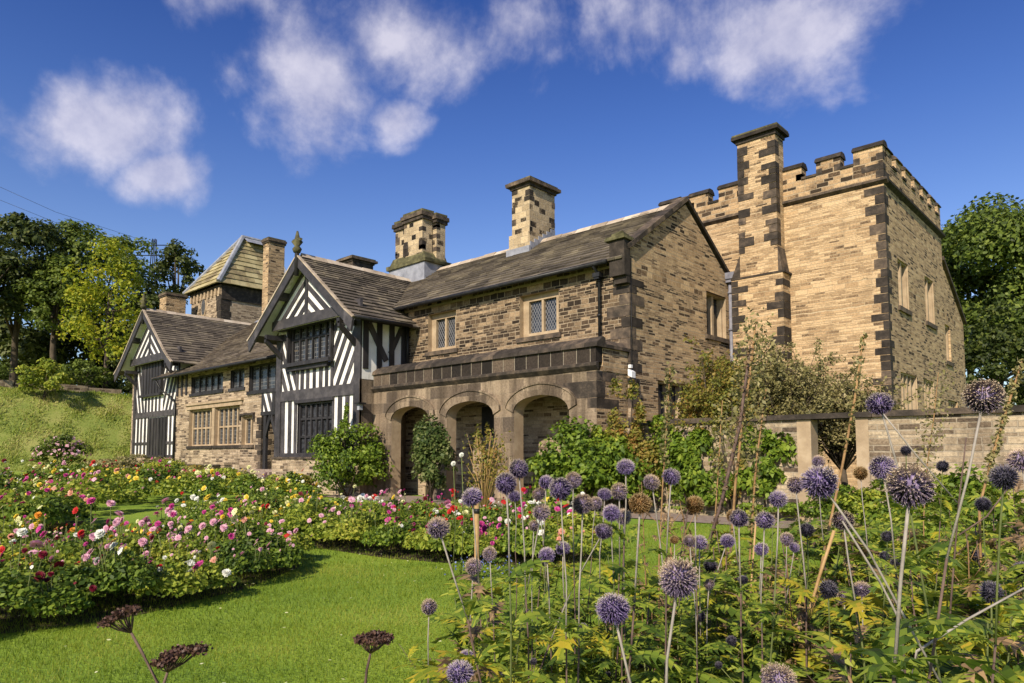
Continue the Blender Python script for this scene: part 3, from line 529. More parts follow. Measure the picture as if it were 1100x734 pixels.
# ---- timber helpers
def clip(poly, a, b, c):   # keep a*x+b*z<=c
    out = []
    for i in range(len(poly)):
        p, q = poly[i], poly[(i+1) % len(poly)]; dp = a*p[0]+b*p[1]-c; dq = a*q[0]+b*q[1]-c
        if dp <= 0: out.append(p)
        if dp*dq < 0: f = dp/(dp-dq); out.append((p[0]+(q[0]-p[0])*f, p[1]+(q[1]-p[1])*f))
    return out
def stripes(mb, y, region, ang, pitch, dark, mat='timber_lit', ph=0., dep=.03, ax='Y'):
    a = math.radians(ang); nx_, nz = math.sin(a), -math.cos(a); ds = [nx_*p[0]+nz*p[1] for p in region]; k0 = math.floor((min(ds)-ph)/pitch)-1
    while k0*pitch+ph < max(ds):
        lo = k0*pitch+ph+rnd.uniform(-.025, .025); e_ = rnd.uniform(-.012, .012); e2 = rnd.uniform(-.012, .012); cxr = sum(p[0] for p in region)/len(region); czr = sum(p[1] for p in region)/len(region); w_ = dark*rnd.uniform(.9, 1.1); c_, s_ = nx_*math.cos(e_)-nz*math.sin(e_), nx_*math.sin(e_)+nz*math.cos(e_); c2_, s2_ = nx_*math.cos(e2)-nz*math.sin(e2), nx_*math.sin(e2)+nz*math.cos(e2); q = clip(clip(region, c_, s_, lo+w_+(c_-nx_)*cxr+(s_-nz)*czr), -c2_, -s2_, -(lo+(c2_-nx_)*cxr+(s2_-nz)*czr))
        if len(q) > 2: mb.extr([P3(ax, y, *p) for p in q], (0, -dep, 0) if ax == 'Y' else (dep, 0, 0), mat)
        k0 += 1
def rect(a, b, c, d): return [(a, c), (b, c), (b, d), (a, d)]
def gable_roof(parent, yb, yend, xc, zap, hw, zev, flare, mat, rowh=.34, board=.36, hipz=None, tri=None):
    prof = [(hw, zev), (hw*.74, zev+(zap-zev)*flare), (0, zap)]
    slates(parent, 'Y', yb+.02, yend, [(xc+t, z) for t, z in prof], rowh, mat); slates(parent, 'Y', yb+.02, yend, [(xc-t, z) for t, z in prof], rowh, mat)
    ridge(parent, (xc, yb+.1, zap+.02), (xc, yend, zap+.02), .18, seg=.6)
    mb = MB()
    pr = [(hw+.02, zev-.02), (hw*.86, zev+(zap-zev)*(flare*.48)), (hw*.74, zev+(zap-zev)*flare-.02), (0, zap-.02)]
    for s in (-1, 1):
        for i in range(3):
            (t0, z0), (t1, z1) = pr[i], pr[i+1]; bw = board*(1.1 if i == 0 else 1)
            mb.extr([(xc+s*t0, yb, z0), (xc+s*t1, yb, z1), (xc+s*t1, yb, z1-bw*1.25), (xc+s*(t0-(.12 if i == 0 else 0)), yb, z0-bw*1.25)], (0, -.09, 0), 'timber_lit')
            mb.extr([(xc+s*t0*1.015, yb, z0+.05), (xc+s*t1, yb, z1+.06), (xc+s*t1, yb, z1), (xc+s*t0, yb, z0)], (0, -.12, 0), 'ridge_tile')
    mb.build('bargeboard', parent)
    mb = MB(); off = .16
    for s in (-1, 1):
        for i in range(1, 3):
            (t0, z0), (t1, z1) = pr[i], pr[i+1]; mb.extr([(xc+s*t0, yb+.002, z0-off), (xc+s*t1, yb+.002, z1-off), (xc+s*t1, yb+.002, z1-off-.02), (xc+s*t0, yb+.002, z0-off-.02)], (0, YOV, 0), 'plaster')
        for f in (.5,): 
            t = hw*.74*(1-f); z = pr[2][1]+(zap-pr[2][1])*f; mb.extr([(xc+s*(t-.09), yb+.004, z-off-.18), (xc+s*(t+.09), yb+.004, z-off-.30), (xc+s*(t+.09), yb+.004, z-off-.02), (xc+s*(t-.09), yb+.004, z-off+.1)], (0, YOV, 0), 'timber')
        mb.box(xc+s*(hw*.72), xc+s*(hw*.72-.2), yb+.1, yb+YOV+.05, zev+(zap-zev)*flare-.82, zev+(zap-zev)*flare-.62, 'timber')
        xw = xc+s*(hw*.72); mb.extr([(xw-s*.12, yb+YOV, zev-1.0), (xw, yb+YOV, zev-1.0), (xw, yb+YOV, zev-.4), (xw-s*.12, yb+YOV, zev-.4)], (0, -.02, 0), 'timber')
        mb.extr([(xw-s*.06-.07, yb+YOV, zev-.9), (xw-s*.06-.07, yb+YOV, zev-.62), (xw-s*.06-.07, yb+.1, zev+(zap-zev)*flare-.75), (xw-s*.06-.07, yb+.1, zev+(zap-zev)*flare-.95)], (.14, 0, 0), 'timber')
    mb.build('soffit', parent)
    yt, zb0, zb1, hb, pit = tri; mb = MB(); zt_ = zap-.22
    mb.extr([(xc-hb, yt+.02, zb0), (xc+hb, yt+.02, zb0), (xc+hb, yt+.02, zb1), (xc, yt+.02, zt_), (xc-hb, yt+.02, zb1)], (0, .08, 0), 'plaster')
    mb.extr([(xc-hb, yt+.11, zb0+.02), (xc+hb, yt+.11, zb0+.02), (xc+hb, yt+.11, zb0+.1), (xc-hb, yt+.11, zb0+.1)], (0, yb+YOV-yt-.11, 0), 'timber')
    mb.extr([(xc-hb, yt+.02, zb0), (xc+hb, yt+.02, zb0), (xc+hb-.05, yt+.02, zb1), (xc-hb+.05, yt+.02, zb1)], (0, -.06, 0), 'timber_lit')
    a_ = math.degrees(math.atan2(zt_-zb1, hb))
    stripes(mb, yt+.02, [(xc-hb+.1, zb1), (xc-.08, zb1), (xc-.08, zt_-.05)], a_, pit, pit*.52, ph=pit*.35); stripes(mb, yt+.02, [(xc+.08, zb1), (xc+hb-.1, zb1), (xc+.08, zt_-.05)], 180-a_, pit, pit*.52, ph=pit*.1)
    mb.box(xc-.1, xc+.1, yt-.03, yt+.02, zb1, zt_-.1, 'timber_lit'); mb.build('gable_panel', parent)
def finial(parent, x, y, z):
    mb = MB(); mb.tube([(x, y, z-.9), (x, y, z+.25), (x, y, z+.55)], [.10, .09, .07], 'timber', 8)
    mb.tube([(x, y, z+.05), (x, y, z+.2), (x, y, z+.32), (x, y, z+.5), (x, y, z+.6), (x, y, z+.95)], [.14, .2, .1, .24, .12, .04], 'mossy_stone', 8); mb.box(x-.28, x+.28, y-.06, y+.06, z+.5, z+.62, 'mossy_stone', .02)
    mb.build('finial', parent)
# ---- timber wing
XL = -28.95; YOV = YG-14.93-.03; XC = -25.76
mb = MB(); UW = (-27.85, -24.6, 5.5, 7.16); LW = (-27.2, -24.55, 1.62, 3.78)
wall(mb, 'Y', YG, XL, XW, 1.5, 7.2, [UW, LW], .22, 'plaster', 'timber')
mb.poly([(XL, YG, 7.2), (XW, YG, 7.2), (XC, YG, 9.55)], 'plaster')
wall(mb, 'Y', YG-.10, XL-.12, XW+.12, 0, 1.5, [], .1, 'hall_stone'); mb.poly([(XL-.12, YG-.1, 1.5), (XW+.12, YG-.1, 1.5), (XW+.12, YG, 1.5), (XL-.12, YG, 1.5)], 'hall_stone')
mb.poly([(XW, YG, 4.5), (XW, YM, 4.5), (XW, YM, 7.1), (XW, YG, 7.1)], 'plaster'); mb.poly([(XW, YG-.1, 0), (XW, YM, 0), (XW, YM, 4.5), (XW, YG-.1, 4.5)], 'ashlar'); mb.poly([(XL, YM+2, 0), (XL, YG-.1, 0), (XL, YG-.1, 1.5), (XL, YM+2, 1.5)], 'hall_stone'); mb.poly([(XL, YM+2, 1.5), (XL, YG, 1.5), (XL, YG, 7.1), (XL, YM+2, 7.1)], 'plaster')
WING = mb.build('timber_wing', HOUSE); WING['label'] = 'timbered gabled wing with striped front beside the porch'
gable_roof(WING, 14.93, 23.5, XC, 9.75, 4.0, 6.65, .25, 'slate', tri=(15.33, 6.98, 7.38, 2.75, .42))
finial(WING, XC, 14.85, 9.8)
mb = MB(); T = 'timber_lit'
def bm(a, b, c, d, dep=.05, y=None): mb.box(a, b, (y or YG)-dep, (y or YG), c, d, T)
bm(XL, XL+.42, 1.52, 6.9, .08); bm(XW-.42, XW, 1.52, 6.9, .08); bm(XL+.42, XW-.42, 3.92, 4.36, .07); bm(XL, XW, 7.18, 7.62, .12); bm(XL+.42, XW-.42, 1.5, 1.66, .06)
mb.box(XL-.1, XW+.1, YG-.16, YG-.12, 1.42, 1.5, 'sooty_stone')
# upper storey
stripes(mb, YG, rect(XL+.42, UW[0], 4.36, 6.9), 117, .44, .22, ph=.1); stripes(mb, YG, rect(UW[0], -27.3, 4.36, 5.35), 117, .44, .22, ph=.1); bm(-27.32, -27.14, 4.36, 5.36)
stripes(mb, YG, rect(UW[1], XW-.42, 4.36, 7.0), 60, .44, .22, ph=.05); bm(-24.66, -24.5, 4.36, 7.18)
stripes(mb, YG, rect(-27.14, -24.66, 4.36, 5.36), 90, .48, .23, ph=.36)
bm(UW[0]-.12, UW[0]-.002, 5.36, 7.18, .09)
# lower storey
stripes(mb, YG, rect(XL+.42, LW[0]-.02, 1.66, 3.92), 90, .52, .27, ph=.13); stripes(mb, YG, rect(LW[1]+.02, XW-.42, 1.66, 3.92), 90, .52, .27, ph=.3)
bm(LW[0]-.15, LW[1]+.15, 3.78, 3.915, .10)
# side wall over the porch
for y in (15.9, 16.55, 17.15, 17.75): mb.box(XW, XW+.05, y, y+.24, 4.9, 7.1, 'timber')
mb.box(XW, XW+.06, YG, YM, 6.75, 7.05, 'timber'); mb.beam((XW, 16.15, 6.7), (XW, 17.0, 5.3), .24, .055, (1, 0, 0), 'timber'); mb.beam((XW, 17.75, 6.7), (XW, 17.2, 5.6), .2, .055, (1, 0, 0), 'timber')
mb.build('timber_frame', WING)
window('Y', YG-.16, *UW, .32, 5, WING, 'leaded_glass', 'timber', [6.55], .09, .08, None, mfront=.2)
mb = MB(); mb.box(UW[0]-.25, UW[1]+.25, YG-.36, YG-.16, 5.34, 5.5, 'timber'); mb.box(UW[0]+.1, UW[1]-.1, YG-.22, YG-.03, 5.18, 5.34, 'timber'); mb.box(UW[0]-.1, UW[0], YG-.17, YG+.0, 5.5, 7.17, 'timber'); mb.box(UW[1], UW[1]+.1, YG-.17, YG+.0, 5.5, 7.17, 'timber'); mb.build('window_sill', WING)
window('Y', YG, *LW, .2, 5, WING, 'plain_glass', 'timber', [2.35, 3.1], .1, .09, None, mfront=.08)
mb = MB(); mb.tube([(-21.7, 14.9, 6.68), (-21.7, 17.6, 6.68)], .07, 'black_iron', 8); mb.build('gutter', WING)
pipe(WING, [(-22.35, 17.92, 6.9), (-22.35, 17.92, 4.9)], .05)
# lamp on the wing corner
mb = MB(); mb.box(-22.5, -22.36, YG-.24, YG-.08, 3.28, 3.5, 'lead'); mb.box(-22.55, -22.25, YG-.34, YG-.0, 3.5, 3.56, 'black_iron'); mb.build('wall_lamp', WING)
# ---- hall range
HX0, HX1 = -42.05, -31.9
mb = MB(); HW = (-40.15, -34.15, 2.1, 4.12); HS = (-33.9, -32.7, 2.1, 3.5)
L1 = (-40.0, -36.1, 5.02, 5.95); L2 = (-35.25, -33.75, 5.0, 5.95); L3 = (-33.25, -29.2, 4.72, 6.0)
wall(mb, 'Y', YH, HX0, HX1, 0, 4.6, [HW, HS], .3, 'hall_stone', 'dressed_stone')
wall(mb, 'Y', YH, HX0, -28.9, 4.6, 6.4, [L1, L2, L3], .2, 'hall_stone', 'timber')
mb.poly([(HX1, YH, 0), (HX1, YH+2.2, 0), (HX1, YH+2.2, 4.6), (HX1, YH, 4.6)], 'hall_stone'); mb.poly([(HX1, YH+2.2, 0), (-28.9, YH+2.2, 0), (-28.9, YH+2.2, 4.6), (HX1, YH+2.2, 4.6)], 'timber')
mb.poly([(HX1, YH, 3.5), (-28.9, YH, 3.5), (-28.9, YH, 4.6), (HX1, YH, 4.6)], 'plaster'); mb.poly([(HX1, YH, 3.5), (-28.9, YH, 3.5), (-28.9, YH+2.2, 3.5), (HX1, YH+2.2, 3.5)], 'timber')
HALL = mb.build('hall_range', HOUSE); HALL['label'] = 'low central hall range with long mullioned window and sweeping slate roof'
window('Y', YH, HW[0], -37.25, HW[2], HW[3], .3, 4, HALL, 'leaded_glass', transom=[3.08], mfront=.19, mw=.11, fw=.13, sill='sooty_stone')
window('Y', YH, -36.95, HW[1], HW[2], HW[3], .3, 4, HALL, 'leaded_glass', transom=[3.08], mfront=.19, mw=.11, fw=.13)
window('Y', YH, *HS, .3, 1, HALL, 'leaded_glass', mfront=.19, mw=.11, fw=.13, hood='sooty_stone')
window('Y', YH, *L1, .2, 4, HALL, 'leaded_glass', 'timber', None, .08, .05, 'timber'); window('Y', YH, *L2, .2, 1, HALL, 'leaded_glass', 'timber', None, .06, .05, 'timber'); window('Y', YH, *L3, .2, 4, HALL, 'leaded_glass', 'timber', None, .08, .05, 'timber')
mb = MB(); mb.box(-37.25, -36.95, YH-.02, YH+.28, 2.1, 4.12, 'dressed_stone'); mb.box(HW[0]-.3, HW[1]+.3, YH-.06, YH, 4.12, 4.34, 'dressed_stone'); mb.box(HW[0]-.4, HW[1]+.4, YH-.14, YH, 4.34, 4.46, 'dressed_stone'); mb.box(HW[1]+.28, HW[1]+.4, YH-.12, YH, 2.1, 4.34, 'sooty_stone') if False else None
mb.build('hood_mould', HALL)
quoins(HALL, HX1, YH, .4, 3.45, .5, .3, hh=.32); quoins(HALL, HX0, YH, .4, 4.4, .3, .3, sx=1, hh=.32, prob=.7)
mb = MB(); stripes(mb, YH, rect(HX1+.15, -30.85, 3.65, 4.6), 117, .44, .22); mb.box(HX1, HX1+.15, YH-.03, YH, 3.5, 4.6, 'timber'); mb.box(HX1, -29, YH-.06, YH, 3.48, 3.66, 'timber'); mb.box(-30.85, -30.6, YH-.05, YH, 3.5, 4.6, 'timber')
for x in (-41.9, -41.3, -40.7): mb.box(x, x+.2, YH-.05, YH, 5.0, 6.2, 'timber')
mb.box(HX1+.25, HX1+.5, YH-.03, YH+.1, .9, 3.5, 'timber'); mb.box(-30.6, -30.25, YH-.03, YH+.1, .9, 3.5, 'timber'); mb.beam((HX1+.45, YH+.02, 2.5), (-31.0, YH+.02, 3.45), .2, .08, (0, -1, 0), 'timber'); mb.beam((-30.45, YH+.02, 2.5), (-30.9, YH+.02, 3.45), .2, .08, (0, -1, 0), 'timber')
mb.build('timber_frame', HALL)
mb = MB(); mb.box(HX1+.3, -30.0, YH+1.9, YH+1.96, .9, 3.3, 'door_wood'); mb.build('door', HALL)
slates(HALL, 'X', -43.9, -27.5, [(16.05, 6.10), (17.3, 6.75), (22.4, 10.4)], .30, 'slate_grey'); slates(HALL, 'X', -43.5, -27.5, [(28, 6.4), (22.4, 10.4)], .5, 'slate_grey')
ridge(HALL, (-43.8, 22.4, 10.42), (-27.6, 22.4, 10.42), .2, 'lead')
mb = MB(); mb.tube([(-43.6, 15.98, 6.05), (-29.3, 15.98, 6.05)], .075, 'black_iron', 8); mb.build('gutter', HALL)
pipe(HALL, [(-43.3, 15.98, 6.0), (-43.2, 16.3, 5.4), (-42.6, 16.65, 5.0), (-41.95, 16.62, 4.6), (-41.95, 16.62, .5)], .055)
# steps to the hall door
mb = MB(); s0 = -33.1
for i in range(6): mb.box(-33.0, -30.2, 15.6-.35*(5-i)+1.2-.2, 17.2, .2 if i == 0 else .2+.12*i, .2+.12*(i+1), 'gravel', .004)
for x in (-34.6, -30.0): mb.box(x, x+.3, 13.9, 14.2, .2, 1.15, 'dressed_stone'); mb.extr([(x-.03, 13.87, 1.15), (x+.33, 13.87, 1.15), (x+.33, 14.23, 1.15), (x-.03, 14.23, 1.15)], (0, 0, .1), 'dressed_stone')
mb.build('steps', HALL)
mb = MB(); mb.box(-36.6, -33.2, 15.0, 15.35, .3, 1.05, 'range_stone'); mb.box(-36.7, -33.1, 14.95, 15.4, 1.05, 1.13, 'sooty_stone'); tag(mb.build('low_wall', None), 'low dark stone wall beside the hall steps', 'wall')
# ---- west wing
WX0, WX1, WC = -49.1, -42.06, -45.5; YOV = YW-16.0-.03
UW2 = (-47.7, -44.45, 5.38, 7.45); LW2 = (-46.6, -43.75, 1.62, 3.9)
mb = MB(); wall(mb, 'Y', YW, WX0, WX1, 1.5, 7.5, [UW2, LW2], .2, 'plaster', 'timber'); mb.poly([(WX0, YW, 7.5), (WX1, YW, 7.5), (WC, YW, 10.3)], 'plaster')
wall(mb, 'Y', YW-.1, WX0-.75, WX1, 0, 1.45, [], .1, 'hall_stone'); mb.box(WX0-.3, WX0, YW-.05, YW+4, 1.5, 6.9, 'hall_stone'); mb.poly([(WX1, YW, 0), (WX1, YW+8, 0), (WX1, YW+8, 7.1), (WX1, YW, 7.1)], 'plaster')
mb.box(WX0-.75, WX0, YW-.099, YW+5, 0, 1.449, 'hall_stone')
WEST = mb.build('west_wing', HOUSE); WEST['label'] = 'smaller timbered gabled wing with shuttered windows by the grassy bank'
gable_roof(WEST, 16.0, 27.0, WC, 10.5, 4.55, 6.85, .22, 'slate', tri=(16.4, 7.28, 7.7, 3.1, .48))
finial(WEST, WC, 15.95, 10.5)
mb = MB(); YGs = YG
def bw(a, b, c, d, dep=.05): mb.box(a, b, YW-dep, YW, c, d, T)
bw(WX0, WX0+.3, 1.5, 7.4, .08); bw(WX1-.3, WX1, 1.5, 7.0, .08); bw(WX0+.3, WX1-.3, 3.95, 4.3, .07); bw(WX0-.1, WX1+.1, 7.5, 7.95, .12); bw(WX0+.3, WX1-.3, 1.4, 1.62, .06)
for (a, b_) in ((WX0+.3, UW2[0]-.1), (UW2[1]+.1, WX1-.3)): pass
stripes(mb, YW, rect(WX0+.3, UW2[0]-.05, 4.3, 7.4), 108, .5, .26); stripes(mb, YW, rect(UW2[1]+.05, WX1-.3, 4.3, 7.0), 66, .5, .26); stripes(mb, YW, rect(-47.4, -44.7, 4.3, 5.2), 90, .55, .27)
stripes(mb, YW, rect(UW2[0]-.05, -47.4, 4.3, 5.2), 108, .55, .3)
stripes(mb, YW, rect(WX0+.3, LW2[0]-.02, 1.62, 3.95), 90, .57, .29); stripes(mb, YW, rect(LW2[1]+.02, WX1-.3, 1.62, 3.95), 90, .57, .29); bw(WX0+.3, LW2[0], 2.25, 2.42, .045); bw(LW2[1], WX1-.3, 2.25, 2.42, .045)
mb.build('timber_frame', WEST)
def shutter(parent, a, b, z0, z1, y):
    mb = MB(); n = int((b-a)/.22)
    for i in range(n): mb.box(a+(b-a)*i/n+.012, a+(b-a)*(i+1)/n-.012, y-.05-(i % 2)*.03, y+.1, z0, z1, 'timber')
    mb.box(a-.15, b+.15, y-.18, y, z0-.14, z0-.002, 'timber'); mb.build('shutter', parent)
shutter(WEST, *UW2, YW-.1); shutter(WEST, *LW2, YW)
# ---- lantern tower behind
def cY(x, y, Y): return float(pY(x, y, Y)[0])
LY = 23.5; lx1 = cY(238, 310, LY); lx0 = cY(206, 318, LY); ly1 = float(pX(309, 312, lx1)[1]); lz = float(pY(239, 305, LY)[2]); 
mb = MB(); mb.box(lx0, lx1, LY, ly1, 6, lz, 'hall_stone')
mb.box(lx0-.1, lx1+.1, LY-.1, ly1+.1, lz-.22, lz, 'sooty_stone')
x = lx0
while x < lx1-.2: mb.box(x, x+.22, LY-.13, LY, lz-.75, lz-.22, 'dressed_stone'); x += .62
mb.box(lx1, lx1+.08, LY, ly1, lz-1.1, lz-.22, 'sooty_stone')
LANT = mb.build('lantern_tower', HOUSE); LANT['label'] = 'square rear tower with mossy pyramid roof and lead hips'
quoins(LANT, lx1, LY, 8, lz-.8, .8, .8, hh=.5, mat='sooty_stone')
mb = MB(); cxw = cY(219, 332, LY); czw = float(pY(219, 330, LY)[2])
mb.extr([(cxw+.55*math.cos(a)*.8, LY, czw+.85*math.sin(a)) for a in np.linspace(0, 2*math.pi, 18)[:-1]], (0, -.05, 0), 'dressed_stone'); mb.extr([(cxw+.55*math.cos(a)*.6, LY-.05, czw+.65*math.sin(a)) for a in np.linspace(0, 2*math.pi, 18)[:-1]], (0, -.02, 0), 'diamond_glass'); mb.build('window', LANT)
ex0, ex1, ey0, ey1 = lx0-.45, lx1+.45, LY-.45, ly1+.45
apx = float(pY(261, 256, LY+2.2)[0]); apz = float(pY(261, 256, LY+2.2)[2]); ay0 = LY+2.2; ay1 = float(pX(292, 264, apx)[1])
ez = lz+.03
slates(LANT, 'X', ex0, ex1, [(ey0, ez), (ay0, apz)], .5, 'slate_mossy', sfn=lambda f: (ex0+(apx-ex0)*f, ex1+(apx-ex1)*f), thick=.07)
slates(LANT, 'Y', ey0, ey1, [(ex1, ez), (apx, apz)], .5, 'slate_mossy', sfn=lambda f: (ey0+(ay0-ey0)*f, ey1+(ay1-ey1)*f), thick=.07)
slates(LANT, 'Y', ey0, ey1, [(ex0, ez), (apx, apz)], .5, 'slate_mossy', sfn=lambda f: (ey0+(ay0-ey0)*f, ey1+(ay1-ey1)*f))
slates(LANT, 'X', ex0, ex1, [(ey1, ez), (ay1, apz)], .5, 'slate_mossy', sfn=lambda f: (ex0+(apx-ex0)*f, ex1+(apx-ex1)*f))
mb = MB(); mb.tube([(ex1, ey0, ez+.05), (apx, ay0, apz+.08), (apx, ay1, apz+.08), (ex1, ey1, ez+.05)], .19, 'lead', 6, False); mb.tube([(ex0, ey0, ez+.05), (apx, ay0, apz+.08)], .15, 'lead', 6, False)
mb.poly([(apx+.02, ay0, apz+.12), (apx+.02, ay1, apz+.12), (apx+.75, ay1, apz-.42), (apx+.75, ay0, apz-.42)], 'lead'); mb.build('lead_hips', LANT)
# slim chimney, low stack, low block
xa, xb = cY(283, 262, 21.5), cY(289, 262, 21.5); yb_ = float(pX(306, 262, xb)[1]); zt = float(pY(289, 258, 21.5)[2])
chimney(HALL, xa, xb, 21.5, yb_, 8, zt, 'gable_stone', cap=.1, q=False, label='tall narrow chimney stack between the gabled roofs')
xa, xb = cY(172, 312, 21.0), cY(179, 312, 21.0); yb_ = float(pX(200, 315, xb)[1])
chimney(WEST, xa, xb, 21.0, yb_, 7, float(pY(179, 316, 21.0)[2]), 'gable_stone', cap=.1, q=False, label='squat chimney stack behind the left gable')
xa, xb = cY(366, 276, 23.5), cY(379, 276, 23.5); yb_ = float(pX(401, 280, xb)[1])
chimney(WING, xa, xb, 23.5, yb_, 8, float(pY(379, 275, 23.5)[2])-.15, 'sooty_stone', cap=.2, q=False, label='low dark chimney just above the ridge')
# ---- tower
mb = MB(); TX0 = -14.85; TY1 = 33.1
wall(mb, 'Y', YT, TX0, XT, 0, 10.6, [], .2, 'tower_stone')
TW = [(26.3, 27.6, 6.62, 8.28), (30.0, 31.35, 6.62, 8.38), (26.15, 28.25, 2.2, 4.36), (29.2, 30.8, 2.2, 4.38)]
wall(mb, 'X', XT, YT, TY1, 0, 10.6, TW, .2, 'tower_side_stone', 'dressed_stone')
mb.poly([(TX0, TY1, 0), (TX0, YT, 0), (TX0, YT, 10.6), (TX0, TY1, 10.6)], 'tower_stone'); mb.poly([(XT, TY1, 0), (TX0, TY1, 0), (TX0, TY1, 10.6), (XT, TY1, 10.6)], 'tower_stone'); mb.poly([(TX0, YT, 10.7), (XT, YT, 10.7), (XT, TY1, 10.7), (TX0, TY1, 10.7)], 'slate_grey')
TOWER = mb.build('tower', HOUSE); TOWER['label'] = 'square tan stone tower with battlements'
for i, w in enumerate(TW): window('X', XT, *w, .2, (1, 1, 3, 2)[i], TOWER, 'plain_glass', mfront=.05, mw=.13, fw=.06)
mb = MB()
mb.box(TX0, XT, YT-.004, YT+.35, 10.72, 11.35, 'parapet_tan'); mb.box(XT-.35, XT+.004, YT+.351, TY1, 10.72, 11.35, 'gable_stone'); mb.box(TX0, TX0+.35, YT+.351, TY1, 10.72, 11.35, 'tower_stone')
mb.extr([(TX0-.1, YT+.01, 10.5), (TX0-.1, YT-.14, 10.6), (TX0-.1, YT-.14, 10.68), (TX0-.1, YT+.01, 10.74)], (XT-TX0+.24, 0, 0), 'sooty_stone'); mb.extr([(XT-.01, YT+.012, 10.5), (XT+.14, YT+.012, 10.6), (XT+.14, YT+.012, 10.68), (XT-.01, YT+.012, 10.74)], (0, TY1-YT+.1, 0), 'sooty_stone')
def merlon(x0, x1, y0, y1, mat, ax):
    mb.box(x0, x1, y0, y1, 11.35, 11.82, mat)
    for _ in range(2):
        if ax == 'X': q = rnd.choice([x0-.004, x1-.2]); mb.box(q, q+.21, y0-.008, y0+.2, 11.36, 11.58, 'sooty_stone')
    if ax == 'X': mb.extr([(x0-.04, y0-.06, 11.82), (x0-.04, y1+.06, 11.82), (x0-.04, y1+.02, 11.92), (x0-.04, y1-.1, 12.02), (x0-.04, y0+.1, 12.02), (x0-.04, y0-.04, 11.9)], (x1-x0+.08, 0, 0), 'sooty_stone')
    else: mb.extr([(x0-.06, y0-.04, 11.82), (x1+.06, y0-.04, 11.82), (x1+.03, y0-.04, 11.9), (x1-.1, y0-.04, 12.02), (x0+.1, y0-.04, 12.02), (x0-.04, y0-.04, 11.9)], (0, y1-y0+.08, 0), 'sooty_stone')
for (a, b_) in ((-14.85, -13.98), (-13.5, -12.7), (-12.25, -11.3), (-11.0, -10.3), (-9.88, -9.08), (-8.57, -7.77), (-7.34, XT)): merlon(a, b_, YT, YT+.45, 'parapet_tan', 'X')
for (a, b_) in ((-13.98, -13.5), (-12.7, -12.25), (-9.08, -8.57), (-7.77, -7.34)): mb.box(a, b_, YT-.05, YT+.4, 11.35, 11.43, 'sooty_stone')
y = YT+.36
while y < TY1-.2: merlon(XT-.35, XT, y if y > YT+.5 else y, min(y+.72, TY1), 'gable_stone', 'Y'); mb.box(XT-.4, XT+.05, y+.72, y+1.2, 11.35, 11.43, 'sooty_stone') if y+1.2 < TY1 else None; y += 1.22
mb.build('battlements', TOWER)
quoins(TOWER, XT, YT, 2.5, 10.45, .48, .24, hh=.28, jit=.9, prob=.94); quoins(TOWER, XT, YT, 10.75, 11.35, .6, .3, hh=.28)
# chimney breast
CYF = 24.35; a0, a1 = cY(792.5, 180, CYF), cY(833, 180, CYF); b0, b1 = cY(786.5, 320, CYF), cY(843, 320, CYF)-.05; zsh = float(pY(838, 280, CYF)[2]); zc = float(pY(835, 138, CYF)[2])
ybk = float(pX(841, 150, a1)[1])
mb = MB(); mb.box(a0, a1, CYF, ybk, 0, zc-.02, 'tower_stone'); mb.box(b0, b1, CYF-.01, YT+.02, 0, zsh-.35, 'tower_stone')
mb.extr([(a1, CYF-.012, zsh-.35), (b1, CYF-.012, zsh-.35), (a1, CYF-.012, zsh+.55)], (0, YT-CYF, 0), 'sooty_stone'); mb.extr([(a0, CYF-.012, zsh-.35), (b0, CYF-.012, zsh-.35), (a0, CYF-.012, zsh+.45)], (0, YT-CYF, 0), 'sooty_stone')
mb.box(b0-.03, b1+.08, CYF-.03, YT, zsh-.42, zsh-.352, 'sooty_stone')
mb.box(a0-.05, a1+.05, CYF-.05, ybk+.05, zc-.16, zc-.02, 'sooty_stone'); mb.box(a0-.17, a1+.17, CYF-.17, ybk+.17, zc-.02, zc+.1, 'sooty_stone'); mb.extr([(a0-.15, CYF-.15, zc+.1), (a1+.15, CYF-.15, zc+.1), (a1+.15, ybk+.15, zc+.1), (a0-.15, ybk+.15, zc+.1)], (0, 0, .07), 'mossy_stone')
CHB = tag(mb.build('chimney', TOWER), 'tall chimney breast with dark corner stones on the tower front')
def edge_stones(x, sx, z0, z1, pr=.75, side=False):
    mb = MB(); z = z0; k = 0
    while z < z1-.2:
        h = rnd.uniform(.2, .34); L = rnd.uniform(.38, .62) if k % 2 else rnd.uniform(.18, .3)
        if rnd.random() < pr: mb.box(x-sx*.012, x+sx*L, CYF-.022, CYF+(.62 if side else .3), z+.01, z+h-.01, 'sooty_stone', .004)
        z += h; k += 1
    return mb.build('quoins', TOWER)
edge_stones(a1, -1, zsh+.6, zc-.2, .85); edge_stones(a0, 1, zsh+.5, zc-.2, .8); edge_stones(b1, -1, 2.6, zsh-.45, .85, True); edge_stones(b0, 1, 2.6, zsh-.45, .8)
